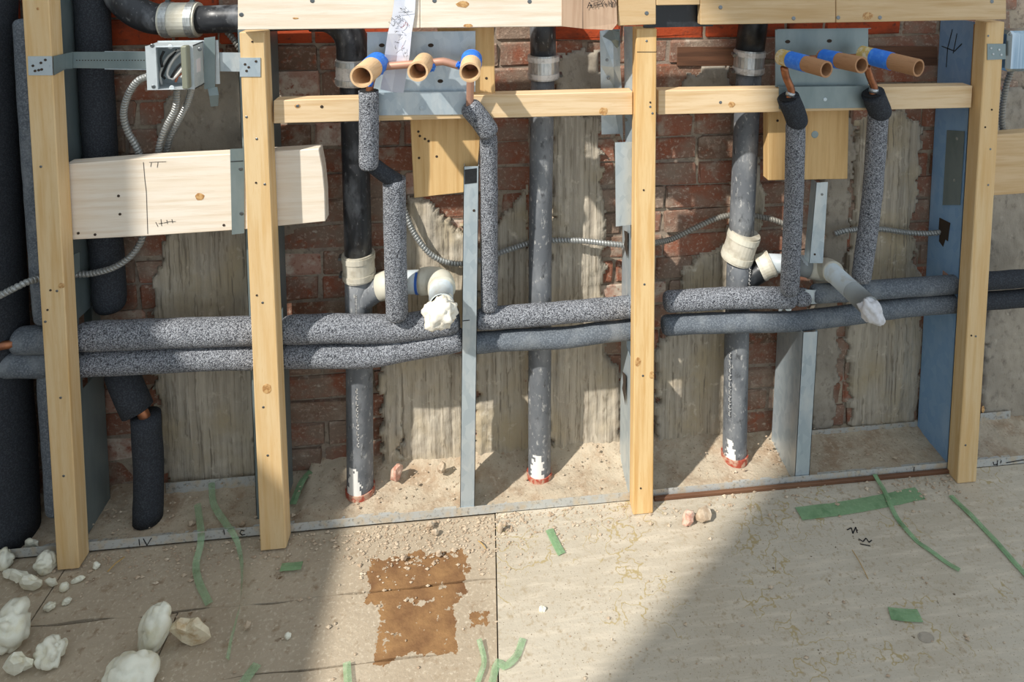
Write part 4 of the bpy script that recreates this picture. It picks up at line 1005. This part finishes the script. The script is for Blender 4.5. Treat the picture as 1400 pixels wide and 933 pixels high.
foam_scrap('white foam crumb right of the leftmost post near the track', 132, 774, 9, 11, seed=51, amp=.3)
foam_scrap('lone white foam crumb on the grey tiles', 394, 870, 9, 10, seed=53, amp=.3)
foam_scrap('lone white flake on the sunny floor panel', 741, 834, 10, 10, seed=55, amp=.4)
foam_scrap('tiny white foam crumb between the bottom left scraps', 50, 896, 8, 9, seed=57, amp=.3)

def chunk(label, px, py, w, h, mat, seed, z=.0):
    c = fl(px, py+h*.4, z+.004); k = (DIST+c.y)/FPX
    o = obj('rubble_chunk', lump((c.x, c.y, z+.004+h*.45*k), w*.5*k, w*.4*k, h*.5*k, seed, .5, 1.4, 2, (0, .3, 0)), mat); return tag(o, label, 'rubble', 'rubble chunks')
chunk('pinkish rubble lump lying right of the foot of the middle post', 941, 707, 18, 24, 'rubble_red', 3)
chunk('pale rubble curl beside the pinkish lump right of the middle post', 962, 703, 26, 22, 'rubble', 8)
chunk('reddish brick fragment leaning at the wall foot right of the left stack', 542, 646, 16, 26, 'rubble_red', 12, .02)
chunk('grey mortar lump at the wall foot left of the short stud', 604, 640, 12, 18, 'rubble', 17, .025)
chunk('small mortar lump in front of the track left of the floor seam', 588, 718, 11, 11, 'rubble', 19)
chunk('mortar lump just left of the floor seam', 595, 728, 10, 9, 'rubble', 22)
chunk('mortar crumb on the brown worn patch', 552, 763, 8, 9, 'rubble', 25)
chunk('long mortar splinter right of the floor seam', 684, 722, 8, 18, 'rubble', 27)
chunk('pebble right of the worn patch top', 600, 757, 9, 9, 'rubble', 29)
chunk('pale pebble left of the green tape ribbon', 262, 716, 9, 9, 'rubble', 31)
chunk('pale pebble behind the track near the second post', 331, 717, 9, 9, 'rubble', 35)
chunk('oval pebble beside the long green ribbon', 338, 855, 9, 12, 'rubble', 36)
def crumbs():
    V, F = [], []; rnd = random.Random(11)
    spots = []
    for k in range(2600):
        u = rnd.random()
        if u < .55:
            x = rnd.uniform(-.95, 1.15); y = -abs(rnd.gauss(0, .045))-.004
            if 870 < 662+x/1.5*950 < 1300 and rnd.random() < .6: continue
            z = .004 if x > sx else 0.
        elif u < .75: x = rnd.uniform(-.30, .10); y = -abs(rnd.gauss(0, .07))-.004; z = .004 if x > sx else 0.
        elif u < .85: x = rnd.uniform(-.9, 1.0); y = -rnd.uniform(.0, .45); z = .004 if x > sx else 0.
        else: x = rnd.uniform(-.9, 1.1); y = rnd.uniform(.035, .15); z = .014
        s = min(.0085, .0012+abs(rnd.gauss(0, .0016))); n = len(V)
        if y > 0: z = .010+.03*max(0, (y-.07)/.09)
        for dx, dy, dz in ((1, 0, 0), (-1, 0, 0), (0, 1, 0), (0, -1, 0), (0, 0, 1), (0, 0, -.6)):
            j = rnd.uniform(.5, 1.3); V.append(Vector((x+dx*s*j*1.3, y+dy*s*j, z+s*.5+dz*s*j*.8)))
        for a, b, c in ((0, 2, 4), (2, 1, 4), (1, 3, 4), (3, 0, 4), (2, 0, 5), (1, 2, 5), (3, 1, 5), (0, 3, 5)): F.append((n+a, n+b, n+c))
    return V, F
cb_ = obj('mortar_crumbs', crumbs(), 'rubble'); tag(cb_, 'loose mortar crumbs strewn over the floor along the track', 'crumbs', kind='stuff')
def straw(label, a, b, r=.0012):
    A, B = fl(*a, .006), fl(*b, .006); o = obj('wood_splinter', tube(catmull([A, (A+B)/2+Vector((0, 0, .003)), B], .01), r, 6), 'straw'); tag(o, label, 'splinter', 'splinters on the floor')
straw('short straw-like splinter left of the floor seam', (654, 740), (664, 751)); straw('thin pale splinter on the shaded right floor', (1165, 752), (1187, 792), .0008); straw('splinter lying right of the leftmost post by the track', (147, 782), (170, 762), .0014)

# green tape ribbons
def ribbon(label, pts, w, mat='tape_green', z=.0075, wob=.002, twist=0., name='green_tape'):
    P_ = catmull([fl(p[0], p[1], (p[2] if len(p) > 2 else z)) for p in pts], .008); V, F = [], []; n = len(P_)
    for i, p in enumerate(P_):
        t = P_[min(i+1, n-1)]-P_[max(i-1, 0)]; s = Vector((-t.y, t.x, 0)).normalized()*w/2
        if s.length < 1e-6: s = Vector((w/2, 0, 0))
        if twist: 
            a = twist*i/n; s = s*math.cos(a)+Vector((0, 0, w/2*.6))*math.sin(a)
        h = wob*mnoise.noise(p*40)
        for q in (-1, 0, 1):
            V.append(p+s*q+Vector((0, 0, abs(s.z)+h+(.0008 if q == 0 else 0))))
    m = len(V)
    V += [v-Vector((0, 0, .0006)) for v in V]
    for i in range(n-1):
        for k in range(2):
            a = i*3+k; F.append((a, a+3, a+4, a+1)); F.append((a+m, a+1+m, a+4+m, a+3+m))
        for k in (0, 2): a = i*3+k; F.append((a, a+m, a+3+m, a+3))
    for i in (0, n-1):
        for k in range(2): a = i*3+k; F.append((a, a+1, a+1+m, a+m))
    o = obj(name, (V, F), mat); tag(o, label, 'tape', 'green tape strips'); return o
ribbon('wide green tape strip along the track left of the rightmost post', [(1092, 703), (1170, 692), (1258, 674)], .036, z=.0062)
ribbon('long curved green tape ribbon crossing the wide strip', [(1196, 648, .018), (1210, 672, .012), (1222, 700, .009), (1242, 728), (1270, 752), (1312, 781)], .011, wob=.004)
ribbon('straight green tape ribbon running to the right edge', [(1300, 678), (1335, 712), (1370, 750), (1410, 795)], .013)
ribbon('small green tape scrap on the shaded right floor', [(1216, 838), (1234, 841), (1258, 842)], .026)
ribbon('small slanted green tape scrap on the sunny floor', [(751, 724), (758, 740), (768, 758)], .018)
ribbon('small green tape scrap near the foot of the second post', [(384, 776), (413, 773)], .019, 'tape_green')
ribbon('glossy green ribbon hanging over the track left of the second post', [(289, 660, .03), (292, 690, .02), (305, 712, .02), (318, 730, .026), (326, 748, .012), (331, 780), (328, 830), (318, 870), (311, 903)], .014, 'tape_green_clear', wob=.004, twist=2.)
ribbon('short curled green ribbon left of the long glossy one', [(270, 690, .02), (275, 735, .024), (268, 772, .006), (272, 795), (286, 826)], .014, 'tape_green_clear', wob=.004)
ribbon('green ribbon scrap at the bottom near the floor seam', [(715, 874), (705, 900), (690, 912), (680, 905), (672, 936)], .014, 'tape_green_clear', wob=.004)
ribbon('faint green ribbon crossing the floor seam at the bottom', [(655, 876), (662, 905), (650, 940)], .010, 'tape_green_clear', wob=.004)
ribbon('green tape end at the bottom below the worn patch', [(474, 906), (476, 940)], .014, 'tape_green_clear')
ribbon('green tape end at the bottom left of the worn patch', [(352, 908), (328, 940)], .018, 'tape_green_clear')
ribbon('green netting scrap in the shade behind the second post', [(425, 645, .03), (412, 660, .022), (400, 690, .018)], .016, 'tape_green')
# pen scribble on the floor
gs = []
for ln in ([(1158, 725), (1164, 722), (1166, 730), (1170, 721), (1172, 729)], [(1174, 737), (1180, 741), (1184, 736), (1188, 742), (1192, 739)], [(1176, 744), (1190, 747)]):
    Q = [fl(x, y, .0045) for x, y in ln]
    for a, b in zip(Q, Q[1:]):
        t_ = b-a; s_ = Vector((-t_.y, t_.x, 0)).normalized()*.0012; gs.append(prism([a-s_, b-s_, b+s_, a+s_], (0, 0, .0003)))
obj('pen_scribble', join(*gs), 'ink', floor)

tab = obj('steel_tab', slab([(100, 349), (108.5, 345), (109, 370), (102, 378)], .0435, .0012, 0), 'steel_dark'); tag(tab, 'small bent steel tab where the conduit leaves the leftmost stud', 'bracket')
for k, (x, y) in enumerate([(163, 2), (168, 9), (174, 15), (180, 20), (186, 23), (192, 25)]):
    obj('raised_lettering', strokes([[(x-1.5, y-2), (x+1.5, y+2)], [(x+1.5, y-2), (x-.5, y+.5)], [(x-2, y+1), (x, y+3)]][:2+k % 2], DY-RD*.98, .0014, .0012), 'abs_dusty', d1)
knt = obj('knot', ([Vector((v.x*.016, v.z*.011, v.y*1.0))+fl(1266, 872, .0044) for v in disc((0, 0, 0), 1, (0, -1, 0), .0004, 14)[0]], disc((0, 0, 0), 1, (0, -1, 0), .0004, 14)[1]), 'plaster_smooth', floor)
